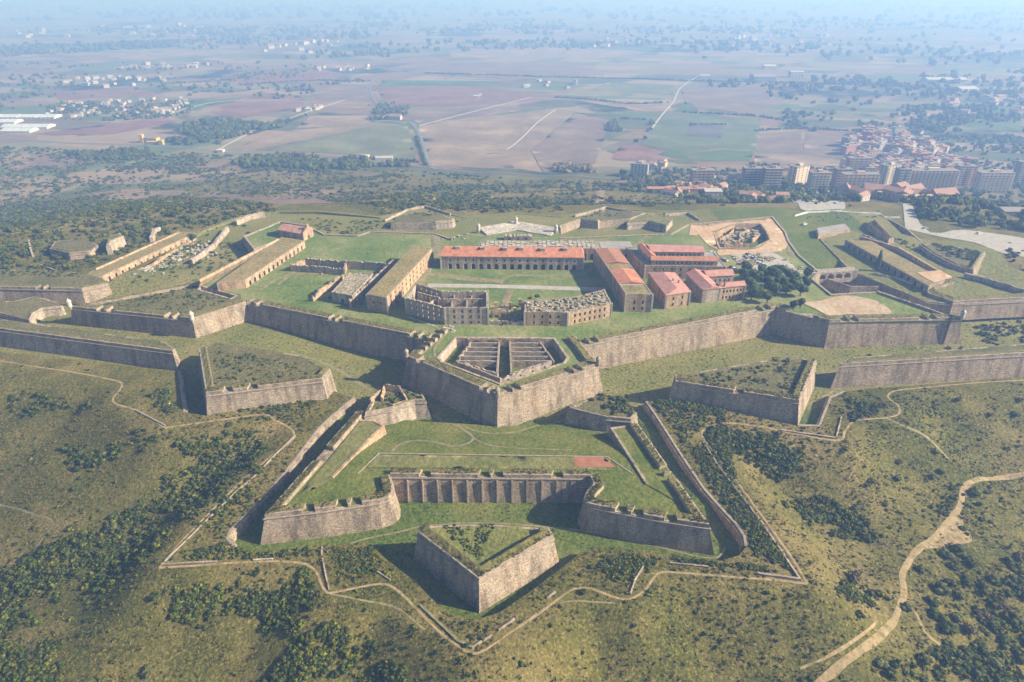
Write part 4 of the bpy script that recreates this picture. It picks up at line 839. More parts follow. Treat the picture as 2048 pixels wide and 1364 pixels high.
ribbon('path', [(868, 652), (885, 668), (868, 700), (890, 735), (990, 779), (1150, 733), (1160, 715), (1148, 690)], 1.8, MATS['trodden_grass'], Y_, up=.2, wob=.5)
def patch(name, px, m, bv=None, up=.16, step=4):
    q = ccw([(h.x, h.y) for h in (hit(x, y, bv or BV_G) for x, y in px)])
    q = smoothline(q + [q[0]], step)[:-1] if len(px) > 4 else resample(q, step, True)
    return tag(sheet(name, q, lambda X, Y: np.array([surf(bv or BV_A, a, b, -80) + up for a, b in zip(X, Y)]), m, step, edge=step), kind='structure')
patch('sandy_ground', [(1862, 1080), (1892, 1050), (1918, 1024), (1928, 1050), (1945, 1083), (1905, 1090), (1850, 1098)], TRACK, BV_G, .09, 3)
patch('sandy_hollow', [(1606, 606), (1640, 602), (1690, 592), (1745, 600), (1772, 614), (1782, 627), (1745, 634), (1700, 629), (1660, 632), (1630, 618)], mat('sandy_earth', [(.3, .2, .12), (.45, .33, .2), (.4, .36, .26)], .25, .95, .4, 8, [(.3, .16, .08), (.5, .42, .32)], .08, .5), Y_, .3, 3)
patch('bare_ground', [(1462, 508), (1500, 500), (1545, 505), (1590, 536), (1560, 545), (1500, 540), (1480, 530)], PALE, Y_, .25, 4)
EXM = mat('ochre_earth', [(.36, .21, .1), (.5, .32, .17), (.55, .42, .28)], .3, .95, .5, 8, [(.4, .22, .1), (.5, .4, .3)], .06, .5)
for q in ([(1380, 452), (1425, 464), (1436, 500), (1418, 492)], [(1382, 450), (1470, 440), (1540, 438), (1518, 446), (1468, 449), (1427, 463)], [(1542, 438), (1574, 480), (1566, 500), (1543, 482), (1533, 461), (1522, 447)], [(1436, 500), (1508, 499), (1542, 483), (1564, 502), (1520, 506), (1440, 512)]):
    patch('excavated_earth', q, EXM, Y_, .28, 5)
exv = empty('excavation_pit', 'ochre excavation pit with broken masonry and rock inside, right of the fortress yard', 'excavation')
pit('pit_lining', cwl(EXC), 9.5, exv, STONEO); sheet('pit_floor', ccw(EXC), lambda x, y: 10 + 2.5 * fbm(x, y, 12, 3, 4), EXM, 2.5, parent=exv)
def rockpile(par, px, n, s, m, bv=Y_, name='rubble_heap', label=None, grp=None, z=None):
    b = MB()
    for k in range(n):
        x, y = px[0] + rng.normal(0, px[2]), px[1] + rng.normal(0, px[3]); h = hit(x, y, bv) if z is None else Vector((*P(x, y, z), z)); r = s * rng.uniform(.4, 1.3); a = rng.uniform(0, 3)
        ca, sa = math.cos(a), math.sin(a)
        b.box(-r, r, -r * .7, r * .7, -.4, r * rng.uniform(.5, 1.3), 0, lambda p: (h.x + p[0] * ca - p[1] * sa + p[2] * .2, h.y + p[0] * sa + p[1] * ca, h.z + p[2]))
    o = b.obj(name, [m], par); o['kind'] = 'stuff'
    if label: tag(o, label, 'rubble', grp, 'stuff')
    return o
for a in ((1455, 478, 12, 6), (1490, 470, 14, 5), (1515, 468, 7, 5)): rockpile(exv, a, 60, 1.6, RUBBLE, z=11.5)
rockpile(None, (1575, 541, 12, 5), 120, .7, LIME, Y_, label='pale stones laid out in rows beside the bridge')
rockpile(None, (897, 659, 8, 3), 30, .6, LIME, Y_, label='few pale stones on the grass behind the central bastion')
rockpile(None, (912, 470, 14, 4), 90, 1.0, RUBBLE, Y_, label='earth and masonry heap behind the orange roofed barracks')
for a in ((300, 532, 22, 7), (345, 508, 22, 8), (262, 555, 8, 3), (372, 470, 10, 3), (400, 500, 14, 8)): rockpile(None, a, 70, .9, LIME, BV_F if a[0] != 262 else BV_G, label='scattered pale stones in front of the far left casemates')
rockpile(None, (1512, 520, 14, 5), 100, 1.2, RUBBLE, Y_, label='ruined foundations beside the parked cars')
rockpile(None, (650, 548, 6, 2), 10, .7, RUBBLE, Y_, label='few fallen blocks by the broken lit wall')
for q in ([(1440, 480), (1462, 470), (1468, 458)], [(1478, 488), (1482, 470), (1500, 462)], [(1505, 482), (1522, 470)], [(1450, 490), (1500, 490)]):
    v, f, i = sweep(PL(q, 13), [(-.5, 9), (0, 14.2), (1.2, 14.2), (1.4, 9)], False, 2, .9); obj('broken_wall', v, f, STONEO, None, exv)
# low breast walls along the covered way
def low(px, label, w=.5, h=.6, m=None, bv=BV_A):
    q = resample([(k.x, k.y) for k in (hit(x, y, bv) for x, y in px)], 3)
    g = lambda d: (lambda x, y: np.array([surf(bv, a, b, 0) + d for a, b in zip(x, y)]))
    v, f, i = sweep(q, [(0, g(-.4)), (0, g(h)), (w, g(h)), (w, g(-.4))], False, 99, .12)
    return tag(obj('breast_wall', v, f, m or COPE), label, 'low wall', 'low breast walls of the covered way')
low([(330, 1124), (420, 1036), (470, 988), (520, 944), (560, 902), (592, 872)], 'long low stone wall beside the narrow path left of the left flank ditch')
low([(322, 1131), (434, 1125)], 'low stone wall meeting the path at the lower left corner of the earthworks')
low([(506, 1122), (546, 1120)], 'short low stone wall beside the path below the left half bastion', m=STONEL)
low([(643, 1095), (642, 1112)], 'tiny low wall in the scrub below the left half bastion', m=STONEL)
low([(644, 1118), (650, 1150), (657, 1180)], 'low pale wall dropping to the path, left of the front ravelin', m=STONEL)
low([(754, 1145), (780, 1162)], 'short low wall by the path left of the front ravelin', .5, .5)
low([(838, 1212), (870, 1242), (915, 1285), (945, 1298)], 'broken low wall above the path near the lowest point of the earthworks', .9, .5, DIRT)
low([(945, 1298), (985, 1272)], 'low wall right of the lowest point of the path', .6, .6)
low([(998, 1262), (1030, 1240)], 'pale low wall by the path right of the lowest point', .6, .6, STONEL)
low([(1095, 1198), (1112, 1186)], 'short pale wall beside the round bush on the path', .6, .6, STONEL)
low([(1262, 1190), (1272, 1160), (1288, 1135)], 'low wall beside the path bend, right of the front ravelin', .5, .6, STONEL)
low([(1340, 1128), (1416, 1136)], 'low wall below the right half bastion', .6, .6, STONEL)
low([(1515, 1150), (1602, 1162)], 'low stone wall at the lower right corner of the earthworks', .9, .8)
low([(1600, 1158), (1560, 1098), (1530, 1055)], 'long low pale wall beside the right flank path, lower part', .7, .8, STONEL)
low([(1528, 1050), (1490, 1000), (1440, 935), (1408, 885)], 'long low wall beside the right flank path, upper part', .6, .5)
low([(1560, 862), (1672, 878)], 'low wall below the right ravelin', .7, .7, STONEL); low([(1674, 876), (1684, 836)], 'low wall at the path bend right of the right ravelin', .6, .7, STONEL)
low([(270, 822), (330, 853)], 'low wall at the path corner left of the left ravelin', .6, .6)
# fields
def fm(n, c, s=.013): return mat(n, [tuple(k * .65 for k in c), tuple(c), tuple(min(1, k * 1.3) for k in c)], .12, .95, .2, 8, [tuple(k * .5 for k in c), tuple(k * .9 for k in c), tuple(min(1, k * 1.5) for k in c)], s, .6)
BR = fm('ploughed_brown', (.19, .135, .095)); BR2 = fm('ploughed_tan', (.25, .18, .115)); PK = fm('ploughed_red', (.2, .11, .08)); GR = fm('crop_green', (.08, .12, .04)); GR2 = fm('meadow_green', (.12, .14, .065)); DK = fm('dark_orchard', (.11, .1, .09)); OL = fm('fallow_olive', (.15, .15, .075))
for i, (q, m) in enumerate([
    ([(860, 332), (836, 252), (1108, 217), (1150, 225), (1060, 300), (1085, 345)], BR2), ([(1150, 227), (1218, 240), (1205, 290), (1190, 328), (1088, 345), (1062, 300)], BR),
    ([(752, 175), (920, 172), (1130, 192), (985, 210), (775, 212)], PK), ([(765, 160), (1005, 163), (975, 171), (758, 172)], GR), ([(455, 300), (592, 259), (738, 253), (640, 275), (500, 303)], BR2),
    ([(510, 302), (645, 275), (740, 253), (815, 252), (832, 322), (735, 312)], OL), ([(592, 257), (622, 232), (735, 231), (742, 250)], BR2), ([(785, 214), (980, 212), (1105, 214), (838, 248)], BR),
    ([(1302, 262), (1330, 228), (1522, 238), (1512, 300), (1440, 297), (1370, 305), (1280, 288)], GR2), ([(1290, 292), (1370, 306), (1445, 300), (1508, 303), (1500, 322), (1370, 322)], GR),
    ([(1360, 176), (1540, 172), (1565, 208), (1500, 225), (1372, 215)], BR), ([(1512, 305), (1512, 268), (1602, 262), (1604, 308)], BR), ([(1606, 308), (1612, 264), (1690, 270), (1702, 300), (1682, 318)], BR), ([(1505, 330), (1512, 310), (1690, 322), (1690, 336)], BR2),
    ([(1222, 318), (1240, 294), (1275, 290), (1330, 302), (1312, 322)], PK), ([(65, 268), (330, 234), (350, 244), (230, 268), (110, 271)], PK), ([(0, 345), (60, 320), (195, 321), (150, 343)], BR), ([(245, 333), (280, 313), (385, 317), (330, 331)], GR2),
    ([(415, 226), (515, 184), (610, 195), (605, 216), (480, 238)], PK), ([(340, 217), (375, 204), (432, 207), (395, 221)], GR), ([(0, 166), (75, 150), (115, 154), (60, 168)], BR2), ([(590, 172), (742, 170), (746, 200), (640, 198)], BR),
    ([(150, 240), (200, 226), (240, 228), (215, 242)], GR2), ([(760, 140), (830, 125), (1180, 125), (1210, 150), (1000, 155)], BR), ([(440, 150), (640, 140), (700, 150), (640, 165), (470, 170)], PK), ([(100, 185), (250, 175), (330, 190), (120, 200)], PK), ([(1120, 196), (1330, 203), (1350, 222), (1290, 224)], BR2), ([(1215, 165), (1350, 170), (1345, 190), (1180, 180)], OL), ([(620, 205), (740, 205), (740, 216), (650, 218)], BR2), ([(0, 130), (120, 122), (200, 128), (30, 145)], BR), ([(900, 100), (1150, 95), (1300, 105), (1200, 118), (900, 116)], BR2), ([(200, 110), (420, 100), (480, 108), (250, 122)], BR2), ([(1380, 205), (1400, 222), (1340, 226)], GR)]):
    q2 = ccw([(h.x, h.y) for h in (hit(x, y) for x, y in q)]); va_, fa_ = region(q2, [], grid_in(q2, 25), 25)
    tag(obj('field', np.column_stack([va_, [surf(BV_G, a, b, -80) + .35 + .01 * i for a, b in va_]]), fa_, m, None, None, True), kind='structure')
patch('field', [(1368, 272), (1380, 247), (1450, 250), (1440, 277)], DK, up=.9, step=12)
patch('field', [(390, 397), (450, 381), (700, 383), (748, 396), (700, 408), (400, 406)], BR, up=.25, step=9); patch('field', [(178, 388), (280, 378), (385, 388), (300, 402), (200, 398)], BR2, up=.25, step=9)
rk = dict(step=12, wob=.05)
ribbon('road', [(872, 340), (855, 325), (848, 300), (838, 270), (826, 250), (815, 246)], 9, ASPH, up=1.2, **rk); ribbon('road', [(838, 252), (930, 228), (1010, 208), (1062, 195)], 5, PALE, up=1.3, **rk)
ribbon('road', [(1062, 196), (1200, 199), (1330, 203)], 3.5, PALE, up=1.1, **rk); ribbon('road', [(1012, 300), (1045, 275), (1075, 245), (1110, 220)], 3.5, PALE, up=1.3, **rk); ribbon('road', [(815, 246), (770, 242), (750, 243)], 4, PALE, up=1.1, **rk)
ribbon('road', [(768, 215), (750, 205), (741, 185), (742, 168), (760, 150), (790, 140), (850, 125)], 6, ASPH, up=1.2, **rk); ribbon('road', [(1300, 262), (1322, 232), (1345, 205), (1362, 175), (1400, 150)], 5, PALE, up=1.2, **rk)
ribbon('road', [(-50, 272), (0, 277), (140, 286), (290, 291), (440, 304), (560, 311), (740, 316), (872, 338), (960, 345), (1100, 352), (1230, 358), (1330, 366), (1500, 374), (1700, 382), (1900, 392), (2100, 400)], 8, ASPH, up=.8, step=8, wob=.05)
ribbon('road', [(1250, 362), (1210, 375), (1200, 400), (1212, 410)], 9, BR2, up=.5, step=8, wob=.4)
ribbon('road', [(-50, 215), (100, 195), (300, 180), (500, 165), (640, 163), (860, 150), (1300, 158), (1700, 172), (2100, 190)], 6, ASPH, up=1.0, step=14, wob=.05)
ribbon('road', [(580, 200), (450, 203), (380, 215), (330, 228), (200, 232)], 4, PALE, up=1.3, **rk); ribbon('road', [(437, 300), (510, 262), (600, 230), (690, 200)], 4, PALE, up=1.4, **rk)
ribbon('dirt_track', [(0, 470), (60, 464), (110, 462), (140, 446), (200, 442), (280, 445)], 3, DIRT, up=.3, step=5, wob=.6); ribbon('dirt_track', [(280, 440), (320, 425), (345, 413), (480, 415), (600, 425)], 2.5, DIRT, up=.3, step=5, wob=.6)
ribbon('dirt_track', [(700, 430), (780, 425), (880, 405), (950, 425), (1000, 440)], 2, DIRT, up=.3, step=5, wob=.6); ribbon('dirt_track', [(1140, 440), (1210, 410), (1300, 432)], 2, DIRT, up=.3, step=5, wob=.6)
patch('sandy_ground', [(1760, 441), (1840, 448), (1930, 460), (2060, 480), (2120, 520), (2010, 508), (1950, 486), (1880, 474), (1810, 458)], PALE, up=.3, step=8)
patch('sandy_ground', [(1560, 424), (1600, 417), (1650, 420), (1690, 424), (1640, 436), (1575, 430)], PALE, up=.3, step=8)
for k_, q in enumerate(([(1833, 545), (1880, 540), (1906, 555), (1868, 565)],)):
    sheet('tiled_terrace', ccw(PL(q, 17.6)), 17.6, EXM, 4, parent=[o for o in bpy.data.objects if o.get('label', '').startswith('long shaded arched')][0])
low([(1590, 433), (1615, 426), (1660, 424), (1720, 428), (1800, 437)], 'curving white wall of the entrance ramp at the rear right', 1.0, 1.1, mat('whitewash', [(.65, .63, .58), (.8, .78, .74)], .3, .8, .05, 3))
# ================================================================ PLANTS
def leafmat(name, cols): return mat(name, cols, 1.3, .9, .6, 5, attr=True)
LEAF = leafmat('bush_leaves', [(.01, .018, .004), (.042, .058, .011), (.15, .15, .035)])
PINE = leafmat('pine_needles', [(.014, .03, .012), (.04, .065, .018), (.08, .105, .03)])
DRY = leafmat('dry_twigs', [(.05, .04, .022), (.13, .1, .05), (.23, .19, .1)])
BARK = mat('bark', [(.07, .05, .035), (.15, .11, .08)], 2, .95, .5, 5)
def ico(sub):
    import bmesh
    bm = bmesh.new(); bmesh.ops.create_icosphere(bm, subdivisions=sub, radius=1.0); v = np.array([q.co[:] for q in bm.verts]); f = np.array([[w.index for w in q.verts] for q in bm.faces]); bm.free(); return v, f
IV2, IF2 = ico(2); IV1, IF1 = ico(1)
def blobs(n, leaves, seed, flat=.75, spread=.55, leaf=.22, sub=1, tall=1.0):
    """crown template of unit radius: several lumpy lobes with loose leaf tufts standing out"""
    r = np.random.default_rng(seed); V = []; Fc = []; iv, if_ = (IV1, IF1) if sub == 1 else (IV2, IF2); tot = 0
    for k in range(n):
        a = r.uniform(0, 6.28); d = spread * math.sqrt(r.uniform(0, 1)); c = np.array((d * math.cos(a), d * math.sin(a), (.45 + r.uniform(-.2, .3) * (1 - d)) * tall)); s = r.uniform(.3, .55)
        v = iv * (1 + r.uniform(-.28, .28, len(iv)))[:, None] * s * np.array((1, 1, flat * tall)) + c; V.append(v); Fc.append(if_ + tot); tot += len(v)
        m = leaves // n; dr = r.normal(size=(m, 3)); dr[:, 2] = np.abs(dr[:, 2]) * .9 - .25; dr /= np.linalg.norm(dr, axis=1)[:, None]
        pc = c + dr * s * r.uniform(.85, 1.25, m)[:, None] * np.array((1, 1, flat * tall)); t1 = r.normal(size=(m, 3)); t1 /= np.linalg.norm(t1, axis=1)[:, None]; t2 = np.cross(t1, dr + .3 * r.normal(size=(m, 3))); t2 /= np.linalg.norm(t2, axis=1)[:, None] + 1e-9
        sz = leaf * r.uniform(.5, 1.2, m)[:, None]; q = np.stack([pc - t1 * sz, pc + t2 * sz * .8, pc + t1 * sz], 1).reshape(-1, 3); V.append(q); Fc.append(np.arange(m * 3).reshape(-1, 3) + tot); tot += m * 3
    return np.vstack(V), np.vstack(Fc)
def tintattr(me, per_face_cols):
    a = me.color_attributes.new('tint', 'FLOAT_COLOR', 'CORNER'); c = np.repeat(per_face_cols, 3, 0); c = np.column_stack([c, np.ones(len(c))]); a.data.foreach_set('color', c.astype(np.float32).ravel())
def trimesh(name, V, Fc, m, tint=None, smooth=False):
    me = bpy.data.meshes.new(name); me.vertices.add(len(V)); me.vertices.foreach_set('co', np.asarray(V, np.float32).ravel()); me.loops.add(len(Fc) * 3); me.loops.foreach_set('vertex_index', np.asarray(Fc, np.int32).ravel())
    me.polygons.add(len(Fc)); me.polygons.foreach_set('loop_start', np.arange(0, len(Fc) * 3, 3, dtype=np.int32)); me.update(calc_edges=True); me.materials.append(m)
    if smooth: me.polygons.foreach_set('use_smooth', np.ones(len(Fc), bool))
    tintattr(me, tint if tint is not None else np.ones((len(Fc), 3))); return me
TB = [blobs(5, 60, 100 + k) for k in range(6)]          # bush
TS = [blobs(2, 20, 200 + k, leaf=.35) for k in range(5)]   # small tuft
TT = [blobs(6, 42, 300 + k, tall=1.25, flat=.9, leaf=.25) for k in range(5)]  # tree crown, distant
def tuftt(seed):
    r = np.random.default_rng(seed); V = []; n = 12
    for k in range(n):
        a = r.uniform(0, 6.28); d = r.uniform(0, .7); c = np.array((d * math.cos(a), d * math.sin(a), 0)); w = r.uniform(.15, .35); b = r.uniform(0, 6.28); e = np.array((math.cos(b), math.sin(b), 0)) * w
        V += [c - e, c + e, c + np.array((r.normal() * .3, r.normal() * .3, r.uniform(.5, 1.1)))]
    return np.array(V), np.arange(n * 3).reshape(-1, 3)
TG = [tuftt(400 + k) for k in range(5)]
def offpath(pts):
    a = np.array(pts); k = np.ones(len(a), bool)
    for q, w in PATHS: k &= dpoly(a[:, 0], a[:, 1], q[::3] + [q[-1]], False) > w * .5 + a[:, 3] * .5
    return a[k | (rng.random(len(a)) < .12)]
def scatter_mesh(name, label, cat, pts, T_, m, pal, zs=(.8, 1.2), sink=.1):
    """one mass of plants: pts = (x, y, z, radius)"""
    V = []; Fc = []; tot = 0; tn = []
    pts = np.asarray(pts, float); pal = np.array(pal)
    for k, t in enumerate(T_):
        sel = pts[k::len(T_)]; n = len(sel)
        if not n: continue
        tv, tf = t; a = rng.uniform(0, 6.28, n); ca, sa = np.cos(a), np.sin(a); sx = rng.uniform(.85, 1.2, n); r = sel[:, 3]; h = rng.uniform(*zs, n)
        x = (tv[None, :, 0] * ca[:, None] * sx[:, None] - tv[None, :, 1] * sa[:, None]) * r[:, None] + sel[:, 0, None]; y = (tv[None, :, 0] * sa[:, None] * sx[:, None] + tv[None, :, 1] * ca[:, None]) * r[:, None] + sel[:, 1, None]
        z = tv[None, :, 2] * (r * h)[:, None] + sel[:, 2, None] - sink * r[:, None]
        V.append(np.stack([x, y, z], 2).reshape(-1, 3)); Fc.append((tf[None] + (np.arange(n) * len(tv))[:, None, None] + tot).reshape(-1, 3)); tot += n * len(tv)
        c = pal[rng.integers(0, len(pal), n)] * rng.uniform(.8, 1.2, (n, 1)); tn.append(np.repeat(c, len(tf), 0))
    return tag(link(name, trimesh(name, np.vstack(V), np.vstack(Fc), m, np.vstack(tn))), label, cat, None, 'stuff')
GREENS = [(1, 1, 1), (1.2, 1.25, .8), (.8, .9, .8), (1.6, 1.5, .8), (1.1, .95, .8), (.9, 1.0, 1.1), (1.9, 1.6, .9), (1.6, 1.25, 1.0), (.6, .7, .6)]
def wpoly(px, bv=None): return [(h.x, h.y) for h in (hit(x, y, bv) for x, y in px)]
def sample(px, n, size, bv=None, clump=20.0, thr=-.05, world=None, seed=1, avoid=None, edge=14.0):
    q = world or wpoly(px, bv); p = np.array(q); x0, y0 = p.min(0); x1, y1 = p.max(0); out = []; tries = 0
    while len(out) < n and tries < 40:
        tries += 1; X = rng.uniform(x0, x1, n); Y = rng.uniform(y0, y1, n); k = inpoly(X, Y, q)
        if clump: k &= (fbm(X, Y, clump, seed, 3) + .75 * fbm(X, Y, clump / 4.5, seed + 7, 2) + rng.normal(0, .09, n) - .32 * (1 - np.clip(dpoly(X, Y, q) / edge, 0, 1))) > thr
        for a, b in zip(X[k], Y[k]):
            z = surf(bv or BV_G, a, b, None)
            if z is not None: out.append((a, b, z, size[0] + (size[1] - size[0]) * rng.random() ** 2.2))
            if len(out) >= n: break
    return out
def surf(bv, x, y, d=0.0):
    h = bv.ray_cast(Vector((x, y, 400)), Vector((0, 0, -1)))[0]
    return h.z if h else d
DENSE = [
    ([(340, 845), (480, 842), (570, 862), (575, 890), (450, 995), (320, 1130), (240, 1190), (140, 1230), (-40, 1260), (-80, 1150), (0, 1090), (100, 1060), (200, 1020), (280, 960), (340, 900)], 1000, (1.0, 2.3), .0),
    ([(320, 1170), (480, 1132), (610, 1134), (645, 1195), (600, 1270), (400, 1260), (320, 1225)], 480, (.9, 2.0), -.05),
    ([(480, 1400), (560, 1270), (700, 1240), (800, 1300), (820, 1400)], 420, (.9, 2.0), .0), ([(-20, 1160), (120, 1190), (150, 1290), (100, 1400), (-60, 1400)], 420, (.9, 1.9), .0),
    ([(1405, 852), (1590, 872), (1625, 940), (1560, 962), (1440, 905)], 260, (.9, 2.2), -.1), ([(1305, 812), (1440, 835), (1400, 870), (1480, 985), (1590, 1142), (1500, 1110), (1500, 1070), (1380, 938)], 520, (.8, 1.8), -.2),
    ([(1560, 1000), (1640, 980), (1740, 1030), (1765, 1080), (1690, 1100), (1600, 1075)], 230, (.8, 2.0), -.05), ([(1640, 1180), (1700, 1150), (1780, 1180), (1780, 1240), (1700, 1240)], 60, (.9, 2.0), .0),
    ([(340, 1120), (455, 1078), (640, 1094), (640, 1112), (400, 1122)], 170, (.8, 1.7), -.15), ([(110, 880), (260, 880), (240, 960), (130, 980)], 90, (.9, 2.2), .0), ([(250, 860), (420, 860), (400, 930), (240, 900)], 60, (.9, 2.0), .0), ([(0, 760), (240, 790), (220, 830), (0, 830)], 60, (.9, 2.2), .02),
    ([(650, 1100), (740, 1092), (830, 1168), (830, 1200), (760, 1160), (660, 1172)], 130, (.6, 1.2), .0), ([(1170, 1112), (1310, 1105), (1330, 1130), (1260, 1180), (1160, 1150)], 170, (.6, 1.4), -.1), ([(1330, 1115), (1500, 1125), (1590, 1150), (1420, 1135)], 90, (.7, 1.4), .0),
    ([(420, 800), (670, 786), (690, 800), (560, 905), (580, 850), (430, 838)], 200, (.7, 1.6), .0), ([(250, 770), (360, 780), (365, 830), (310, 830)], 60, (.9, 2.2), .0),
    ([(1700, 790), (1780, 790), (1790, 830), (1690, 860)], 60, (.9, 2.0), .0), ([(1830, 980), (1960, 960), (1960, 1090), (1900, 1100)], 30, (.8, 1.6), .0), ([(1780, 1364), (1740, 1310), (1860, 1260), (2060, 1330), (2060, 1390)], 150, (1.0, 2.2), .0),
    ([(1950, 1120), (2080, 1150), (2080, 1360), (1960, 1260), (1880, 1180)], 80, (1.0, 2.4), .0)]
pts = []
for q, n, sz, th in DENSE: pts += sample(q, int(n * 2.3), (sz[0] * .6, sz[1]), clump=24, thr=th - .1, edge=(lambda w: min(14, .55 * abs(area(w)) / sum(math.dist(w[i], w[i - 1]) for i in range(len(w)))))(wpoly(q)))
for q, n, sz in (([(1385, 905), (1408, 885), (1480, 985), (1592, 1145), (1510, 1112), (1496, 1070), (1430, 990)], 620, (.5, 1.5)), ([(350, 1118), (455, 1085), (500, 1106), (640, 1098), (640, 1110), (400, 1121)], 190, (.5, 1.4)), ([(1310, 812), (1400, 830), (1440, 845), (1400, 860), (1380, 900)], 150, (.6, 1.6)), ([(420, 835), (540, 815), (640, 800), (600, 860), (560, 845)], 160, (.4, 1.2)), ([(850, 1260), (900, 1240), (950, 1252), (1060, 1200), (940, 1290)], 60, (.3, .9))):
    pts += sample(q, n, sz, clump=0)
scatter_mesh('scrub', 'dense dark green scrub covering the slopes and covered ways round the earthworks', 'scrub', offpath(pts), TB, LEAF, GREENS, (.7, 1.05))
# sparse shrubs and grass tufts over the whole near hill
NEAR = [(-420, 90), (420, 90), (620, 480), (-620, 480)]
sp = sample(None, 11000, (.3, 1.3), world=NEAR, clump=26, thr=-.03)
scatter_mesh('scrub', 'small scattered shrubs in the dry grass of the near slopes', 'scrub', offpath(sp), TB, LEAF, GREENS + [(2.0, 1.7, 1.1), (1.8, 1.3, 1.0)], (.6, 1.0))
tf = sample(None, 26000, (.35, .95), world=[(-170, 92), (170, 92), (330, 300), (-330, 300)], clump=9, thr=-.12)
scatter_mesh('dry_grass_tufts', 'coarse olive and straw grass tufts covering the near slopes', 'grass', offpath(tf), TG, DRY, [(1, 1, .8), (1.3, 1.3, .6), (.6, .8, .4), (1.7, 1.5, 1), (.8, 1.0, .35), (.5, .7, .3)], (.6, 1.1))
# bushes on the tops of the works
def topof(par): return bvh_of([o for o in par.children if o.name.split('.')[0] in ('top', 'terreplein')][0])
tp = []
for par, q, n, sz, th in ((RL, [(415, 700), (480, 705), (600, 725), (640, 748), (430, 775)], 260, (.35, 1.3), -.25), (RRv, [(1370, 752), (1560, 722), (1620, 725), (1600, 785), (1400, 762)], 210, (.5, 1.6), -.1), (TL, [(755, 805), (775, 780), (840, 790), (835, 797), (760, 818)], 40, (.6, 1.6), -.5), (TR, [(1165, 805), (1195, 792), (1245, 794), (1268, 826), (1225, 830)], 70, (.9, 2.1), -.5), (FR, [(880, 1055), (1080, 1055), (960, 1130)], 190, (.35, 1.0), -.1)):
    tp += sample(q, n, sz, topof(par), 8, th, edge=2)
lbt = [(150, 612), (300, 578), (390, 568), (470, 595), (440, 608), (385, 630), (200, 618)]; tp += sample(lbt, 420, (.4, 1.7), BV_Y, 10, -.25, edge=2)
scatter_mesh('scrub', 'bushes and weeds growing on top of the ravelins, ruined towers and left bastion', 'scrub', tp, TB, LEAF, GREENS + [(1.9, 1.6, .9)], (.6, 1.1))
fl = []
for q, n, sz, th in (([(1945, 650), (2060, 620), (2100, 700), (1970, 690)], 110, (1.0, 2.6), -.1), ([(1690, 735), (2048, 712), (2048, 700), (1700, 715)], 30, (.6, 1.5), -.1), ([(380, 450), (470, 440), (540, 470), (400, 560), (260, 570)], 240, (.8, 2.2), -.02), ([(1040, 640), (1, 1), (1, 2)], 0, (1, 1), 0), ([(1690, 500), (1850, 585), (1800, 590), (1700, 530)], 40, (.7, 1.5), -.05), ([(600, 436), (760, 440), (870, 420), (930, 440), (865, 462), (740, 460), (715, 470), (650, 468)], 260, (.7, 2.0), -.1), ([(1120, 470), (1360, 448), (1370, 428), (1210, 420), (1120, 440)], 90, (.6, 1.6), .0), ([(1700, 440), (1840, 492), (1990, 560), (1900, 550), (1780, 485)], 120, (.7, 1.8), -.05), ([(60, 610), (140, 600), (130, 650), (0, 640)], 60, (.7, 1.6), -.05)):
    if n: fl += sample(q, n, sz, BV_F, 12, th, edge=3)
scatter_mesh('scrub', 'dark bushes growing in the side and rear ditches of the fortress', 'scrub', fl, TB, LEAF, GREENS, (.7, 1.1))
dt = sample(None, 12000, (.3, .85), BV_F, 9, -.1, world=[(-330, 150), (330, 150), (360, 425), (-400, 425)], edge=1)
scatter_mesh('dry_grass_tufts', 'coarse grass and thistles over the ditch floor', 'grass', dt, TG, LEAF, [(1.3, 1.4, .8), (2.4, 2.1, 1), (1, 1.3, .6), (3, 2.4, 1.3)], (.5, .9))
wd = []
for pl, z in ((HWl[:1] + HWf, HT), (HWr[:-1] + HWb, HT), (HWc, HT), (PL([(834, 1062), (958, 1159), (1108, 1070)], 7.5), 7.5), (PL([(411, 786), (645, 757)], 15.5), 15.5), (PL([(1350, 762), (1599, 801), (1634, 720)], 14), 14), (CBp, ZT), (LCp, ZT), (RCp, ZT), (LBp, ZT), (RBp[:3], ZT)):
    q = resample(pl, .7)
    for dd in (1.2, 2.2, 3.2):
        for x, y in offs(q, dd, False):
            if min(math.hypot(x - g[0], y - g[1]) for g in ALLG) < 4.5: continue
            if rng.random() < (.75 if z < 16 else .3): wd.append((x + rng.normal(0, .3), y + rng.normal(0, .3), z + .1 + dd * .12, rng.uniform(.3, .75 if z < 16 else .5)))
scatter_mesh('rampart_weeds', 'rough grass and weeds growing along the parapet tops', 'grass', wd, TG, DRY, [(1, 1, .6), (.6, .8, .35), (1.3, 1.1, .7), (.45, .6, .25)], (.6, 1.1))
# middle distance: rear slopes
md = []
for q, n, sz, th in (([(-60, 560), (-60, 400), (200, 395), (480, 400), (560, 420), (400, 460), (160, 560)], 2400, (1.0, 3.2), -.22), ([(560, 425), (620, 395), (1230, 395), (1380, 418), (1200, 410), (1030, 422), (930, 430), (760, 430)], 900, (1.0, 3.0), -.04), ([(-60, 400), (-60, 345), (900, 345), (1250, 365), (1230, 395), (620, 396)], 1500, (1.2, 3.6), .03), ([(1380, 418), (1560, 412), (1800, 432), (1800, 440), (1560, 424)], 60, (1, 2.4), -.1), ([(2000, 470), (2100, 480), (2100, 560), (2020, 530)], 40, (1, 2.4), -.1), ([(-60, 350), (-60, 290), (280, 300), (470, 310), (700, 345)], 800, (1.8, 4.2), .02)):
    md += sample(q, int(n * 2.6), (sz[0] * .8, sz[1] * 1.15), BV_G, 45, th - .1)
scatter_mesh('scrub', 'hazy bluish scrub and low trees over the rear slopes and old terraces', 'scrub', md, TB, LEAF, GREENS, (.7, 1.2))
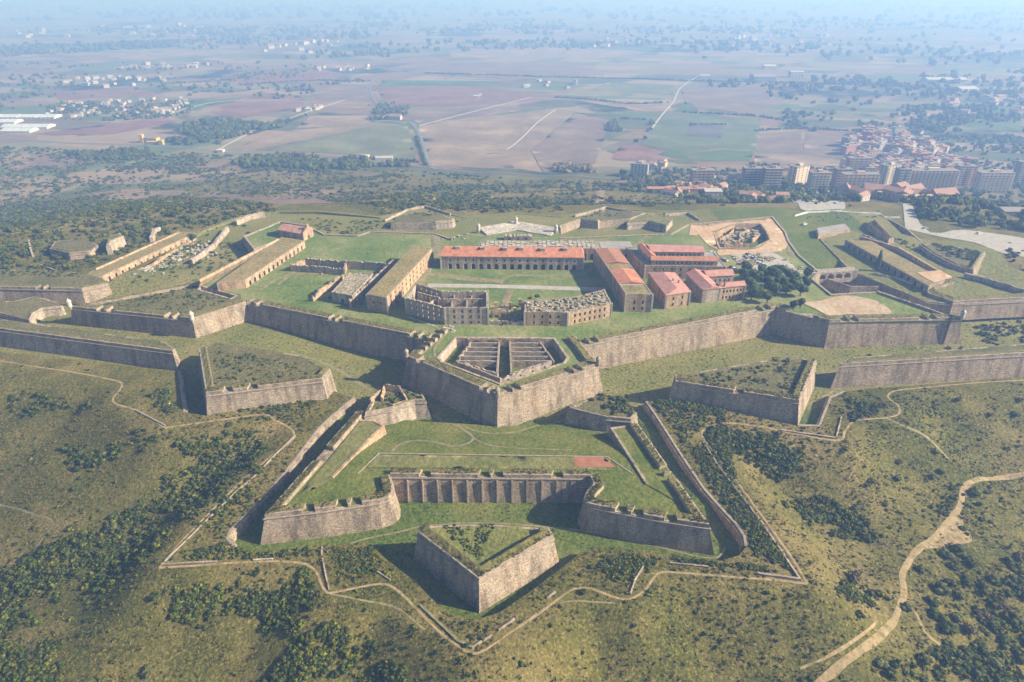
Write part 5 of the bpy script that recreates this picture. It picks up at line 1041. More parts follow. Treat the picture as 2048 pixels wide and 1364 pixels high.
yb = sample([(820, 385), (1110, 380), (1110, 415), (850, 405)], 70, (1.5, 3.0), BV_G, 0); scatter_mesh('yellow_shrubs', 'autumn yellow shrubs dotted over the slope behind the fortress', 'shrubs', yb, TB, LEAF, [(7, 4.6, .8), (5, 3.6, .9)], (.7, 1.1))
rr = []
for q, n, sz, th in (([(480, 432), (560, 424), (760, 430), (850, 402), (930, 425), (1120, 425), (1210, 405), (1380, 412), (1380, 396), (480, 396)], 1500, (.8, 2.6), -.26), ([(860, 446), (790, 436), (840, 426), (880, 430)], 90, (.6, 1.7), -.5), ([(1130, 446), (1212, 418), (1290, 428), (1250, 445)], 90, (.5, 1.5), -.5), ([(1560, 425), (1700, 424), (1757, 432), (1740, 440), (1640, 445)], 50, (.5, 1.3), -.1), ([(-40, 545), (150, 548), (200, 556), (160, 572), (-40, 570)], 200, (.7, 2.0), -.5), ([(1850, 490), (1960, 505), (1945, 535), (1890, 520)], 160, (.8, 2.2), -.5)):
    rr += sample(q, n, sz, BV_A, 25, th, edge=3)
_tops = [bvh_of(c) for o in bpy.data.objects if o.get('category') in ('outwork', 'ravelin', 'bastion') for c in o.children if c.name.startswith('top')]
rr = [(x, y, max([z] + [surf(t, x, y, -99) for t in _tops]), r) for x, y, z, r in rr]
scatter_mesh('scrub', 'dusky scrub over the crest and small outworks behind and beside the fortress', 'scrub', rr, TB, LEAF, GREENS, (.6, 1.0))
# woods on the plain
WOODS = [
    ('dark pine wood beside the yellow depot on the plain', [(320, 290), (345, 252), (430, 240), (540, 250), (592, 236), (575, 256), (500, 270), (440, 299)], 420, (5, 9), 0),
    ('long belt of pines between the terraces and the ploughed fields', [(450, 318), (500, 306), (640, 312), (745, 322), (850, 334), (700, 344), (480, 336)], 460, (4, 8), 0),
    ('trees round the farm beside the plain road', [(735, 242), (755, 205), (815, 205), (830, 215), (815, 245)], 130, (4, 8), 0), ('hedge ring round the country house in the green field', [(1205, 265), (1215, 242), (1240, 237), (1245, 265)], 50, (4, 7), 0),
    ('tree belt following the lane right of the big ploughed fields', [(1215, 330), (1222, 295), (1290, 272), (1302, 240), (1312, 240), (1305, 275), (1235, 305), (1230, 330)], 130, (3, 6), 0), ('bare brown trees along the road below the big ploughed field', [(1080, 347), (1110, 325), (1190, 322), (1202, 350)], 110, (4, 7), 0),
    ('garden trees round the villas and apartment blocks', [(1200, 362), (1240, 340), (1700, 350), (2100, 370), (2100, 405), (1560, 412), (1230, 410)], 900, (3, 6.5), -.08), ('large dark trees at the foot of the town by the sandy track', [(1795, 440), (1800, 405), (2100, 395), (2100, 470), (1960, 460)], 420, (3, 6.5), -.15),
    ('wooded strip left of the yellow depot', [(60, 315), (130, 295), (300, 298), (330, 318), (200, 325)], 260, (3, 6.5), -.05), ('trees among the white villas on the left', [(60, 240), (100, 205), (400, 200), (380, 235), (200, 245)], 330, (3, 7), -.02),
    ('trees scattered over the town and gardens at right', [(1690, 270), (2100, 270), (2100, 340), (1700, 345)], 500, (3, 6.5), -.05), ('orchards and groves beyond the town', [(1550, 225), (2100, 200), (2100, 268), (1700, 270), (1570, 262)], 420, (5, 10), -.02), ('tree lines beyond the big fields at right', [(1380, 165), (2100, 140), (2100, 205), (1560, 215)], 380, (6, 12), 0),
    ('far river woods on the left', [(-60, 118), (-60, 98), (350, 84), (350, 95)], 420, (9, 16), -.3), ('far groves on the left plain', [(-60, 96), (-60, 60), (700, 50), (800, 120), (650, 128), (350, 96)], 450, (9, 17), .03), ('far groves across the middle plain', [(700, 110), (700, 45), (1400, 40), (1500, 110), (1100, 100)], 520, (10, 18), .02), ('far groves on the right plain', [(1400, 120), (1400, 40), (2150, 40), (2150, 140)], 500, (10, 18), .0), ('faint groves near the horizon', [(-80, 45), (-80, 8), (2130, 8), (2130, 42)], 800, (18, 34), .02),
    ('tree lines between the fields on the left', [(-60, 235), (-60, 125), (620, 125), (740, 165), (560, 200), (420, 200), (200, 200)], 420, (4, 9), .09)]
for lb_, q, n, sz, th in WOODS:
    w_ = sample(q, n, sz, BV_G, 120 if sz[0] < 8 else 500, th); scatter_mesh('woodland', lb_, 'woods', w_, TT, LEAF if 'brown' not in lb_ else DRY, GREENS, (.9, 1.3))
def hedgerow(px, label, r=(2.5, 4.5), gap=4.5, T_=TT):
    q = smoothline(wpoly(px), gap); pts = [(x + rng.normal(0, 1), y + rng.normal(0, 1), surf(BV_G, x, y, -80), rng.uniform(*r)) for x, y in q if rng.random() < .93]
    scatter_mesh('hedgerow', label, 'hedge', pts, T_, LEAF, GREENS, (.9, 1.3))
for px, lb_ in (([(1110, 196), (1180, 200), (1260, 208), (1335, 206)], 'tree row ending at the lane junction in the middle plain'), ([(610, 232), (560, 252), (500, 270)], 'hedge running down to the dark pine wood'), ([(852, 330), (842, 300), (834, 275)], 'trees along the left side of the plain road'), ([(740, 318), (800, 322), (835, 325)], 'clipped cypress hedge beside the farm sheds'), ([(1240, 238), (1300, 240)], 'cypress row north of the country house'), ([(1370, 225), (1500, 232), (1560, 240)], 'hedge at the upper edge of the green field'), ([(1510, 262), (1600, 258), (1690, 262), (1760, 262)], 'tree row above the orchard plots'), ([(1500, 330), (1620, 338), (1690, 342)], 'hedge below the tan strip field'), ([(1380, 250), (1450, 250)], 'hedge on the far side of the dark orchard plot'), ([(850, 147), (960, 150), (1120, 155), (1350, 160)], 'long hedge across the middle plain'), ([(480, 170), (620, 162), (740, 163)], 'hedge beyond the red field on the left'), ([(330, 168), (460, 160), (520, 150)], 'hedge in the left plain below the farm'), ([(1300, 160), (1700, 170), (2050, 185)], 'roadside trees across the right plain')):
    hedgerow(px, lb_)
rf = []
for k in range(46):
    a = p9i[k % 6]; b_ = p9i[(k + 1) % 6]; t = rng.random(); c0 = np.mean(p9i, 0); q = np.array(a) + (np.array(b_) - np.array(a)) * t; q = q + (c0 - q) * rng.uniform(.05, .5); rf.append((q[0], q[1], ZP + 8.2, rng.uniform(.5, 1.5)))
for x, y in ((895, 600), (862, 590), (850, 585), (835, 588), (830, 596), (1060, 604), (1075, 600), (1052, 612), (1045, 628), (1032, 632), (1010, 634)): X, Y = P(x, y, ZP + 5); rf.append((X, Y, ZP + 3.5 if x < 1000 else ZP + (7 if x > 1050 else 1), rng.uniform(1.2, 2.2)))
for x, y in ((660, 596), (672, 600), (684, 602), (745, 612), (752, 618), (760, 622), (722, 608), (714, 600)): X, Y = P(x, y, ZP); rf.append((X, Y, ZP, rng.uniform(1.0, 2.0)))
scatter_mesh('scrub', 'bushes rooted in the ruined buildings and against their walls', 'scrub', rf, TB, LEAF, GREENS, (.6, 1.0))
# ---------------------------------------------------------------- single bushes and trees
BM = [trimesh('bush', *blobs(7, 260, 500 + k, leaf=.14, sub=2), LEAF, smooth=False) for k in range(5)]
PMs = [trimesh('crown', *blobs(8, 360, 520 + k, flat=.55, leaf=.14, sub=2), PINE) for k in range(4)]
def trunkmesh():
    V = []; Fc = []; n = 7
    for j, (z, r) in enumerate(((-.3, .1), (.15, .075), (.6, .06), (1.0, .04))):
        V += [(r * math.cos(2 * math.pi * k / n) + .05 * z, r * math.sin(2 * math.pi * k / n), z) for k in range(n)]
    Fc = [(j * n + k, j * n + (k + 1) % n, (j + 1) * n + (k + 1) % n, (j + 1) * n + k) for j in range(3) for k in range(n)]
    for a in (0, 2.1, 4.2):
        b = len(V); e = (math.cos(a), math.sin(a)); V += [(.02, 0, .55), (.06, .02, .55), (.4 * e[0], .4 * e[1], 1.0), (.4 * e[0] + .02, .4 * e[1], .97)]; Fc += [(b, b + 1, b + 3, b + 2)]
    return mesh('trunk', V, Fc, BARK)
TRK = trunkmesh()
OLV = leafmat('olive_leaves', [(.03, .035, .01), (.09, .1, .03), (.2, .19, .08)])
for k in range(4): BM.append(trimesh('bush', *blobs(5, 300, 560 + k, leaf=.17, sub=2, spread=.7), OLV if k % 2 else LEAF))
BM.append(trimesh('bush', *blobs(5, 300, 570, leaf=.2, sub=1, spread=.7), DRY))
def bush(x, y, r, label, group, bv=None, tintk=0):
    r *= rng.uniform(.75, 1.05)
    h = hit(x, y, bv); o = link('bush', BM[rng.integers(0, len(BM))], None, (h.x, h.y, h.z - .1 * r)); o.scale = (r * rng.uniform(.9, 1.15), r * rng.uniform(.9, 1.15), r * rng.uniform(.75, 1.1)); o.rotation_euler = (0, 0, rng.uniform(0, 6.28)); return tag(o, label, 'bush', group)
def tree(x, y, r, hgt, label, group, bv=None, name='tree', cat='tree'):
    h = hit(x, y, bv); e = empty(name, label, cat, group, (h.x, h.y, h.z)); e.rotation_euler = (0, 0, rng.uniform(0, 6.28))
    t = link('trunk', TRK, e); t.scale = (hgt * .55, hgt * .55, hgt * .7); c = link('crown', PMs[rng.integers(0, 4)], e, (0, 0, hgt * .2)); c.scale = (r * 1.25, r * rng.uniform(1.15, 1.35), hgt * .75); return e
G1 = 'dark round trees beside the dirt track at lower right'
for x, y, r in ((1712, 1162, 4.6), (1835, 1140, 2.4), (1812, 1215, 2.3), (1895, 1112, 3.2), (1915, 1100, 2.8), (1935, 1115, 2.7), (1905, 1132, 3.0), (1945, 1130, 2.4), (1880, 1180, 3.4), (1900, 1165, 2.6), (1868, 1205, 2.6), (1920, 1195, 3.0), (1940, 1165, 3.0), (1965, 1180, 3.2), (1985, 1160, 3.0), (1870, 1235, 3.0), (1890, 1255, 3.4), (1915, 1240, 3.0), (1935, 1265, 3.6), (1960, 1230, 3.4), (1985, 1250, 3.0), (2000, 1210, 3.2), (2010, 1285, 3.2), (1960, 1300, 3.2), (1925, 1310, 3.0), (2030, 1240, 2.6), (2035, 1140, 3.2), (2045, 1120, 3.6), (2020, 1125, 3.0), (2030, 1165, 3.0), (2046, 1190, 3.0), (1990, 1330, 3.0), (2040, 1320, 3.2), (1955, 1345, 3.0), (1900, 1290, 2.6), (1780, 1350, 2.6), (1840, 1320, 2.4), (1760, 1330, 2.4), (1720, 1230, 2.2), (1740, 1190, 2.0)):
    bush(x, y, r, 'dark round tree crown in the thicket beside the dirt track at lower right' if (x, y) != (1712, 1162) else 'largest lone dark tree left of the dirt track', G1 if (x, y) != (1712, 1162) else None)
G2 = 'single bushes on the right hand slope'
for x, y, r in ((1745, 964, 2.6), (1735, 970, 1.8), (1770, 1010, 1.5), (1795, 960, 2.6), (1870, 905, 2.3), (1880, 945, 2.2), (1865, 955, 2.0), (1800, 925, 2.0), (1945, 985, 2.4), (1958, 1010, 2.2), (1975, 985, 1.8), (1925, 1058, 2.0), (1905, 978, 2.0), (1965, 1040, 1.8), (1570, 1012, 1.9), (1560, 870, 2.2), (1560, 905, 2.6), (1590, 915, 2.0), (1735, 825, 1.8), (1855, 765, 1.6), (1640, 770, 1.3), (1915, 800, 2.0), (1980, 830, 2.2), (2030, 830, 3.0), (2040, 800, 2.4), (1960, 880, 1.6), (1690, 900, 1.4)):
    bush(x, y, r, 'single dark bush on the open grassy slope at right', G2)
G3 = 'single bushes on the left hand slope'
for x, y, r in ((520, 944, 2.3), (453, 1002, 1.9), (228, 1058, 2.6), (310, 1195, 2.4), (290, 900, 2.0), (300, 1345, 2.6), (150, 900, 2.4), (165, 925, 2.2), (150, 980, 1.6), (380, 905, 2.4), (460, 850, 2.0), (345, 1120, 1.0), (640, 1102, 1.2), (220, 785, 1.6), (80, 790, 2.4), (120, 810, 2.0), (330, 800, 2.2)):
    bush(x, y, r, 'single dark bush on the open slope or covered way at left', G3)
bush(1168, 1186, 1.7, 'small dark bush standing on the path right of the front ravelin', None); bush(560, 1364, 2.8, 'dark bush at the bottom edge below the front path', None)
G4 = 'bushes in the main ditch and on the right works'
for x, y, r in ((220, 684, 2.4), (1739, 711, 1.8), (1718, 722, 1.6), (1898, 697, 1.8), (1922, 697, 1.1), (1842, 715, 2.6), (650, 1105, 1.0), (790, 826, 1.5)):
    bush(x, y, r, 'dark bush growing on the open floor of the main ditch', G4, BV_F)
rt = topof(RRv); rl = topof(RL)
for x, y, r in ((1560, 790, 2.1), (1550, 720, 2.0), (1575, 722, 1.8), (1565, 740, 1.4), (1600, 712, 1.8), (1500, 757, 1.2)): bush(x, y, r, 'dark bush on top of the right ravelin', 'bushes on the right ravelin', rt)
for x, y, r in ((487, 716, 1.6), (511, 713, 1.4), (482, 740, 1.2), (525, 765, 1.5), (440, 757, 1.2)): bush(x, y, r, 'dark bush on top of the left ravelin', 'bushes on the left ravelin', rl)
tr = topof(TR)
for x, y, r in ((1185, 800, 1.8), (1205, 798, 2.2), (1228, 800, 2.4), (1245, 812, 2.2), (1235, 826, 2.0), (1262, 826, 1.8), (1215, 815, 2.0)): bush(x, y, r, 'dense dark bush filling the top of the right half tower', 'bushes on the right half tower', tr)
tl = topof(TL)
for x, y, r in ((775, 800, 1.5), (815, 795, 1.6), (828, 790, 1.5), (795, 790, 1.2)): bush(x, y, r, 'bush among the broken walls of the left half tower', 'bushes on the left half tower', tl)
for x, y, r in ((770, 838, 1.7), (762, 832, 1.5), (822, 835, 1.6), (828, 838, 1.4), (800, 840, 1.0)): bush(x, y, r, 'ivy bush climbing the front of the left half tower', 'ivy at the left half tower', BV_H)
GP = 'umbrella pines of the grove beside the red roofed complex'
for x, y, r in ((1498, 580, 4.6), (1515, 592, 4.2), (1530, 575, 4.8), (1508, 562, 4.4), (1545, 560, 4.6), (1560, 575, 4.8), (1545, 592, 4.2), (1572, 590, 4.0), (1588, 580, 4.0), (1580, 563, 4.4), (1525, 555, 4.4), (1560, 550, 4.2), (1600, 592, 3.6), (1502, 600, 3.6), (1488, 560, 3.6), (1490, 546, 3.4), (1610, 577, 3.2), (1534, 606, 3.2)):
    tree(x, y, r, 9.5, 'broad green pine in the grove between the red complex and the bridge', GP, BV_Y, 'pine_tree', 'pine')
for x, y, r, hg in ((1586, 620, 2.6, 7), (1600, 616, 2.4, 7)): tree(x, y, r, hg, 'small tree standing on the right bastion rampart', 'small trees on the right bastion rampart', BV_Y)
for x, y in ((232, 546), (243, 543), (385, 484)): tree(x, y, 3.2, 8, 'dark tree in front of the far left casemates', 'trees before the far left casemates', BV_F)
tree(1615, 556, 3, 8, 'dark tree at the near end of the stone bridge', None, BV_Y)
cy = hit(1753, 542, topof(rw)); ce = empty('cypress_tree', 'single tall dark cypress in front of the shaded casemates', 'cypress', None, tuple(cy)); t = link('trunk', TRK, ce); t.scale = (4, 4, 6); c_ = link('crown', trimesh('crown', *blobs(9, 420, 77, flat=1.3, leaf=.16, sub=2, tall=1.0, spread=.3), PINE), ce, (0, 0, .4)); c_.scale = (2.4, 2.4, 12.5)
# ================================================================ TOWN, FARMS, CARS
def pm(n, c): return mat(n, [tuple(k * .85 for k in c), tuple(c)], .4, .85, .05, 4, [tuple(k * .8 for k in c), tuple(min(.9, k * 1.1) for k in c)], .05, .4)
WH = pm('white_render', (.45, .41, .36)); CR = pm('cream_render', (.6, .48, .34)); BK = pm('red_brick', (.42, .21, .13)); PN = pm('pink_render', (.56, .36, .27)); DB = pm('dark_brick', (.28, .18, .14)); RR_ = pm('red_roof', (.34, .2, .15)); GRF = pm('grey_roof', (.26, .23, .21)); WIN = mat('window_glass', [(.03, .035, .045), (.06, .07, .08)], .5, .3, 0, 2); YL = pm('yellow_paint', (.6, .4, .1))
def depth(h): return (Vector((0, 0, CAMZ)) - h).dot(Vector((0, -math.cos(PITCH), math.sin(PITCH))))
WMESH = {}
def apartment(x, y, wpx, hpx, wall, label, floors=None, cols=6, rot=0.0, d=13, balc=True, roofm=None, group=None, bal=None):
    h = hit(x, y); D = depth(h); w = wpx * D / FPX; H = hpx * D / FPX * 1.02; floors = floors or max(3, int(H / 3.0)); par = empty('apartment_block', label, 'apartment block', group, (h.x, h.y, h.z)); par.rotation_euler = (0, 0, rot)
    b = MB(); b.box(-w / 2, w / 2, 0, d, -3, H); b.obj('wall', [wall], par)
    b = MB(); b.box(-w / 2 - .4, w / 2 + .4, -.4, d + .4, H, H + .35, 0); b.obj('roof', [roofm or GRF], par)
    b = MB(); b.box(-w * .12, w * .12, d * .3, d * .7, H + .35, H + 3.0); b.obj('stair_tower', [wall], par)
    fh = H / floors; k = ('w', round(fh, 1))
    if k not in WMESH:
        b = MB(); b.box(-.75, .75, -.06, .1, 0, fh * .52); b.box(-.85, .85, -.1, 0, -.12, 0, 1); WMESH[k] = mesh('window', b.v, b.f, [WIN, GRF], b.m)
    kb = ('b', round(w / cols, 1), (bal or WH).name)
    if kb not in WMESH:
        b = MB(); b.box(-w / cols * .46, w / cols * .46, -1.5, 0, 0, .2); b.box(-w / cols * .46, w / cols * .46, -1.5, -1.35, .2, 1.1); WMESH[kb] = mesh('balcony', b.v, b.f, [bal or WH], b.m)
    for f in range(floors):
        for c in range(cols):
            link('window', WMESH[k], par, (-w / 2 + w * (c + .5) / cols, 0, f * fh + fh * .3))
            if balc and f and (c % 2 == 0 or balc == 2): link('balcony', WMESH[kb], par, (-w / 2 + w * (c + .5) / cols, 0, f * fh))
        for s, aa in ((-w / 2, -math.pi / 2), (w / 2, math.pi / 2)):
            for c in range(2):
                o = link('window', WMESH[k], par, (s, d * (c + .7) / 2.4, f * fh + fh * .3)); o.rotation_euler = (0, 0, aa)
    return par
apartment(1277, 353, 34, 24, WH, 'bright white stepped hotel block at the left end of the town', cols=5, rot=-.3)
apartment(1405, 368, 44, 26, BK, 'brick block with white balconies standing alone among trees', cols=5, bal=WH, balc=2)
apartment(1503, 372, 34, 34, DB, 'dark brick block with white balconies, left one of a joined pair', cols=4, balc=2); apartment(1543, 375, 34, 36, DB, 'dark brick block with white balconies, right one of a joined pair', cols=4, balc=2)
apartment(1600, 374, 36, 40, CR, 'plain cream block beside the white fronted block', cols=3, balc=False, rot=.5); apartment(1637, 381, 36, 34, WH, 'white fronted block with brown corners and red roof', cols=5, roofm=RR_, balc=2)
apartment(1683, 376, 30, 36, DB, 'narrow dark block behind the tall stepped tower', cols=3); apartment(1716, 352, 46, 34, BK, 'upper part of the tall stepped brick tower at the street corner', cols=5, balc=2); apartment(1718, 382, 70, 32, PN, 'broad stepped brick block with long balconies at the street corner', cols=8, balc=2)
apartment(1780, 372, 34, 40, CR, 'cream block facing the side street', cols=4, rot=.4); apartment(1802, 382, 22, 42, GRF, 'grey slab between the cream block and long pale block', cols=3)
apartment(1860, 385, 96, 42, CR, 'very long pale block with a regular grid of balconies', cols=12, balc=2, bal=GRF); apartment(1928, 372, 34, 38, BK, 'brick block just right of the long pale block', cols=4); apartment(1985, 385, 66, 38, PN, 'wide pinkish brick block near the right edge', cols=8, balc=2); apartment(2046, 372, 34, 46, DB, 'dark tall block cut by the right edge', cols=4)
TW = 'town blocks beyond the front row'
for k in range(105):
    t = rng.random(); x = rng.uniform(1700 - 10 * t, 1810 + 170 * t); y = 268 + 88 * t ** .9
    apartment(x, y, rng.uniform(16, 30), rng.uniform(9, 19), [PN, CR, BK, CR, WH, PN, BK][k % 7], 'distant town block of three to six storeys in the old quarter behind', cols=4, rot=rng.uniform(-.7, .7), roofm=[GRF, RR_, BK, GRF][k % 4], group=TW, balc=False)
def hmesh(w, d, h, wall, roof, k):
    b = MB(); b.box(-w / 2, w / 2, -d / 2, d / 2, -2, h, 0)
    o = .4; r = h + w * .16
    b.add([(-w / 2 - o, -d / 2 - o, h), (w / 2 + o, -d / 2 - o, h), (w / 2 + o, d / 2 + o, h), (-w / 2 - o, d / 2 + o, h), (-w / 2 - o, 0, r), (w / 2 + o, 0, r)], [(0, 1, 5, 4), (2, 3, 4, 5), (1, 2, 5), (3, 0, 4), (3, 2, 1, 0)], 1)
    for s in (-1, 1):
        for q in (-.3, 0, .3): b.box(q * w - .5, q * w + .5, s * d / 2 - .04, s * d / 2 + .04, h * .35, h * .7, 2)
    return mesh('house', b.v, b.f, [wall, roof, WIN], b.m)
HM = [hmesh(w, d, h, a, r, 0) for w, d, h, a, r in ((11, 8, 4.5, WH, RR_), (14, 9, 5.5, WH, GRF), (9, 8, 6, CR, RR_), (18, 9, 5, WH, RR_), (12, 10, 7, PN, RR_), (10, 8, 4, WH, WH))]
def houses(px, n, label, group, s=(.8, 1.3), kinds=(0, 1, 2, 3, 4, 5)):
    if s[1] >= 2.6 or 'suburb' in label:      # far off: one mass
        b = MB()
        for x, y, z, r in sample(px, n, (0, 1), BV_G, 0):
            me = HM[kinds[rng.integers(0, len(kinds))]]; q = rng.uniform(*s); a = rng.uniform(-1.5, 1.5); ca, sa = math.cos(a), math.sin(a)
            b.add([(x + (v.co.x * ca - v.co.y * sa) * q, y + (v.co.x * sa + v.co.y * ca) * q, z + v.co.z * q) for v in me.vertices], [tuple(p.vertices) for p in me.polygons], [min(p.material_index, 1) for p in me.polygons])
        tag(b.obj('village', [WH, RR_]), group, 'village', None, 'stuff'); return
    for x, y, z, r in sample(px, n, (0, 1), BV_G, 0):
        o = link('house', HM[kinds[rng.integers(0, len(kinds))]], None, (x, y, z)); q = rng.uniform(*s); o.scale = (q, q, q * rng.uniform(.9, 1.2)); o.rotation_euler = (0, 0, rng.uniform(-1.5, 1.5)); tag(o, label, 'house', group)
houses([(90, 232), (110, 208), (240, 196), (390, 196), (370, 215), (300, 232), (200, 238)], 75, 'small white villa in the scattered estate on the left plain', 'villas of the estate on the left', (.6, 1.0), (0, 1, 2, 4, 5))
houses([(290, 222), (350, 218), (375, 224), (330, 234)], 16, 'small white villa at the right tip of the left estate', 'villas at the tip of the left estate', (.7, 1.1), (0, 1, 5))
houses([(110, 172), (160, 155), (330, 158), (360, 170), (200, 176)], 24, 'white house in the hamlet beyond the left estate', 'houses of the hamlet beyond the estate', (.9, 1.5), (0, 1, 5))
houses([(235, 140), (255, 125), (420, 128), (400, 138)], 16, 'pale farm building far out on the left plain', 'farm buildings far out at left', (1, 2), (0, 1, 5))
houses([(0, 85), (20, 60), (400, 48), (400, 75)], 26, 'tiny pale house of a far village at left', 'houses of the far village at left', (1.5, 3), (0, 1, 5))
houses([(500, 112), (560, 85), (690, 80), (680, 105)], 20, 'pale house of the far hamlet left of centre', 'houses of the far hamlet left of centre', (1.5, 2.6), (0, 1, 2, 5))
houses([(625, 142), (650, 132), (740, 132), (735, 143)], 12, 'cream farmhouse in the row beside the plain road', 'farmhouses beside the plain road', (1, 2), (0, 2, 3))
houses([(590, 225), (620, 208), (640, 212), (650, 225)], 7, 'white farm building among trees above the tan field', 'farm above the tan field', (.8, 1.4), (0, 5)); houses([(755, 242), (790, 225), (800, 243)], 5, 'farm building in the clump beside the plain road bend', 'farm at the road bend', (1, 1.6), (0, 3))
houses([(940, 196), (960, 190), (970, 198)], 3, 'white farm building alone in the red field', 'farm alone in the red field', (1, 1.5), (0, 5)); houses([(1040, 175), (1060, 160), (1170, 165), (1150, 180)], 8, 'farm building by the lane in the middle plain', 'farm by the lane', (1, 1.8), (0, 2, 5))
houses([(1440, 100), (1470, 70), (1680, 72), (1700, 100)], 34, 'tiny pale house of the far village right of centre', 'houses of the far village right of centre', (1.6, 3.2), (0, 1, 5)); houses([(1160, 95), (1200, 72), (1300, 75), (1290, 100)], 10, 'tiny pale farm far out right of centre', 'far farms right of centre', (1.5, 3), (0, 5))
houses([(1330, 425), (1340, 392), (1560, 395), (1590, 412), (1400, 425)], 34, 'villa with garden just behind the fortress at right', 'villas just behind the fortress', (.7, 1.1), (0, 2, 3, 4)); houses([(1250, 335), (1330, 318), (1350, 340), (1280, 350)], 8, 'house among trees left of the brick block', 'houses left of the brick block', (.9, 1.4), (0, 2, 4))
houses([(1600, 395), (1700, 388), (1900, 396), (1900, 405), (1650, 402)], 18, 'long low red roofed row house below the apartment blocks', 'red roofed row houses below the blocks', (1, 1.5), (3, 3, 4)); houses([(1850, 230), (1900, 190), (2080, 200), (2080, 260)], 26, 'house of the hazy suburb at far right', 'houses of the hazy suburb', (1, 2), (0, 2, 4))
houses([(1350, 350), (1460, 340), (1700, 345), (1690, 362), (1420, 362)], 20, 'house in the street behind the front apartment blocks', 'houses behind the front blocks', (.9, 1.4), (0, 2, 3, 4))
def shed(x, y, wpx, dm, h, m, label, rot=0.0, cat='warehouse', name='warehouse', rm=None):
    q = hit(x, y); w = wpx * depth(q) / FPX; e = empty(name, label, cat, None, tuple(q)); e.rotation_euler = (0, 0, rot); b = MB(); b.box(-w / 2, w / 2, 0, dm, -2, h); b.obj('wall', [m], e)
    obj('roof', [(-w / 2 - .5, -.5, h), (w / 2 + .5, -.5, h), (w / 2 + .5, dm + .5, h), (-w / 2 - .5, dm + .5, h), (-w / 2 - .5, dm / 2, h + dm * .12), (w / 2 + .5, dm / 2, h + dm * .12)], [(0, 1, 5, 4), (2, 3, 4, 5), (1, 2, 5), (3, 0, 4), (3, 2, 1, 0)], rm or m, None, e)
    for k in range(4):
        b = MB(); u = -w / 2 + w * (k + .5) / 4; b.box(u - w * .05, u + w * .05, -.08, .05, 0, h * .6); b.obj('door', [GRF], e)
shed(1530, 162, 44, 50, 12, GRF, 'big grey roofed factory beyond the right fields'); shed(1594, 155, 26, 25, 16, WH, 'bright white twin block beyond the right fields'); shed(1895, 165, 80, 40, 8, WH, 'long white warehouse in the haze at right'); shed(1940, 186, 40, 40, 10, WH, 'white warehouse nearer the hazy suburb', .2); shed(1540, 138, 24, 25, 10, CR, 'small cream building behind the grey factory'); shed(1410, 156, 20, 20, 7, WH, 'small pale shed left of the grey factory')
shed(768, 322, 34, 16, 5, WH, 'white roofed farm shed at the foot of the tan field', .1); shed(730, 318, 14, 12, 5, CR, 'low pinkish farm shed beside the white roofed shed'); shed(300, 286, 30, 12, 9, YL, 'yellow framed depot beside the dark pine wood', -.15, 'depot', 'depot', GRF)
for k, (x, y, w, h_) in enumerate(((284, 286, 6, 15), (306, 289, 24, 5), (322, 290, 8, 8))): shed(x, y, w, 8, h_, YL, ['tall yellow tower at the left end of the depot', 'low yellow building in front of the depot', 'yellow block at the right end of the depot'][k], 0, 'depot', 'depot_block')
shed(440, 306, 12, 10, 5, CR, 'pale gatehouse where the lane meets the plain road'); shed(1427, 392, 34, 14, 5, WH, 'white roofed hall among the villas behind the fortress'); shed(1375, 386, 160, 10, 5, BK, 'very long low brick building below the brick block'); shed(1750, 394, 70, 10, 4, PN, 'long low pink building below the stepped tower'); shed(1840, 402, 60, 10, 4, PN, 'long low pink building below the long pale block'); shed(2030, 432, 46, 14, 4, GRF, 'grey roofed hall among the large trees at right edge')
# glasshouses
gh = 0
for x0, x1, y, n in ((0, 60, 266, 4), (0, 95, 258, 4), (-40, 30, 248, 3), (-40, 110, 238, 4)):
    for k in range(n):
        shed(x0 + (x1 - x0) * (k + .5) / n, y, (x1 - x0) / n * .9, 34, 3.5, mat('greenhouse_film', [(.42, .43, .43), (.6, .6, .6)], .2, .5, 0, 2), 'white plastic greenhouse in the block at the left edge', .05, 'greenhouse', 'greenhouse')
houses([(1700, 268), (1850, 262), (1960, 330), (1940, 352), (1760, 350)], 22, 'small red roofed house among the blocks of the old quarter', 'small houses of the old quarter', (.9, 1.5), (0, 2, 3, 4))
for o in bpy.data.objects:
    if o.get('category') == 'greenhouse': o['group'] = 'greenhouses at the left edge'
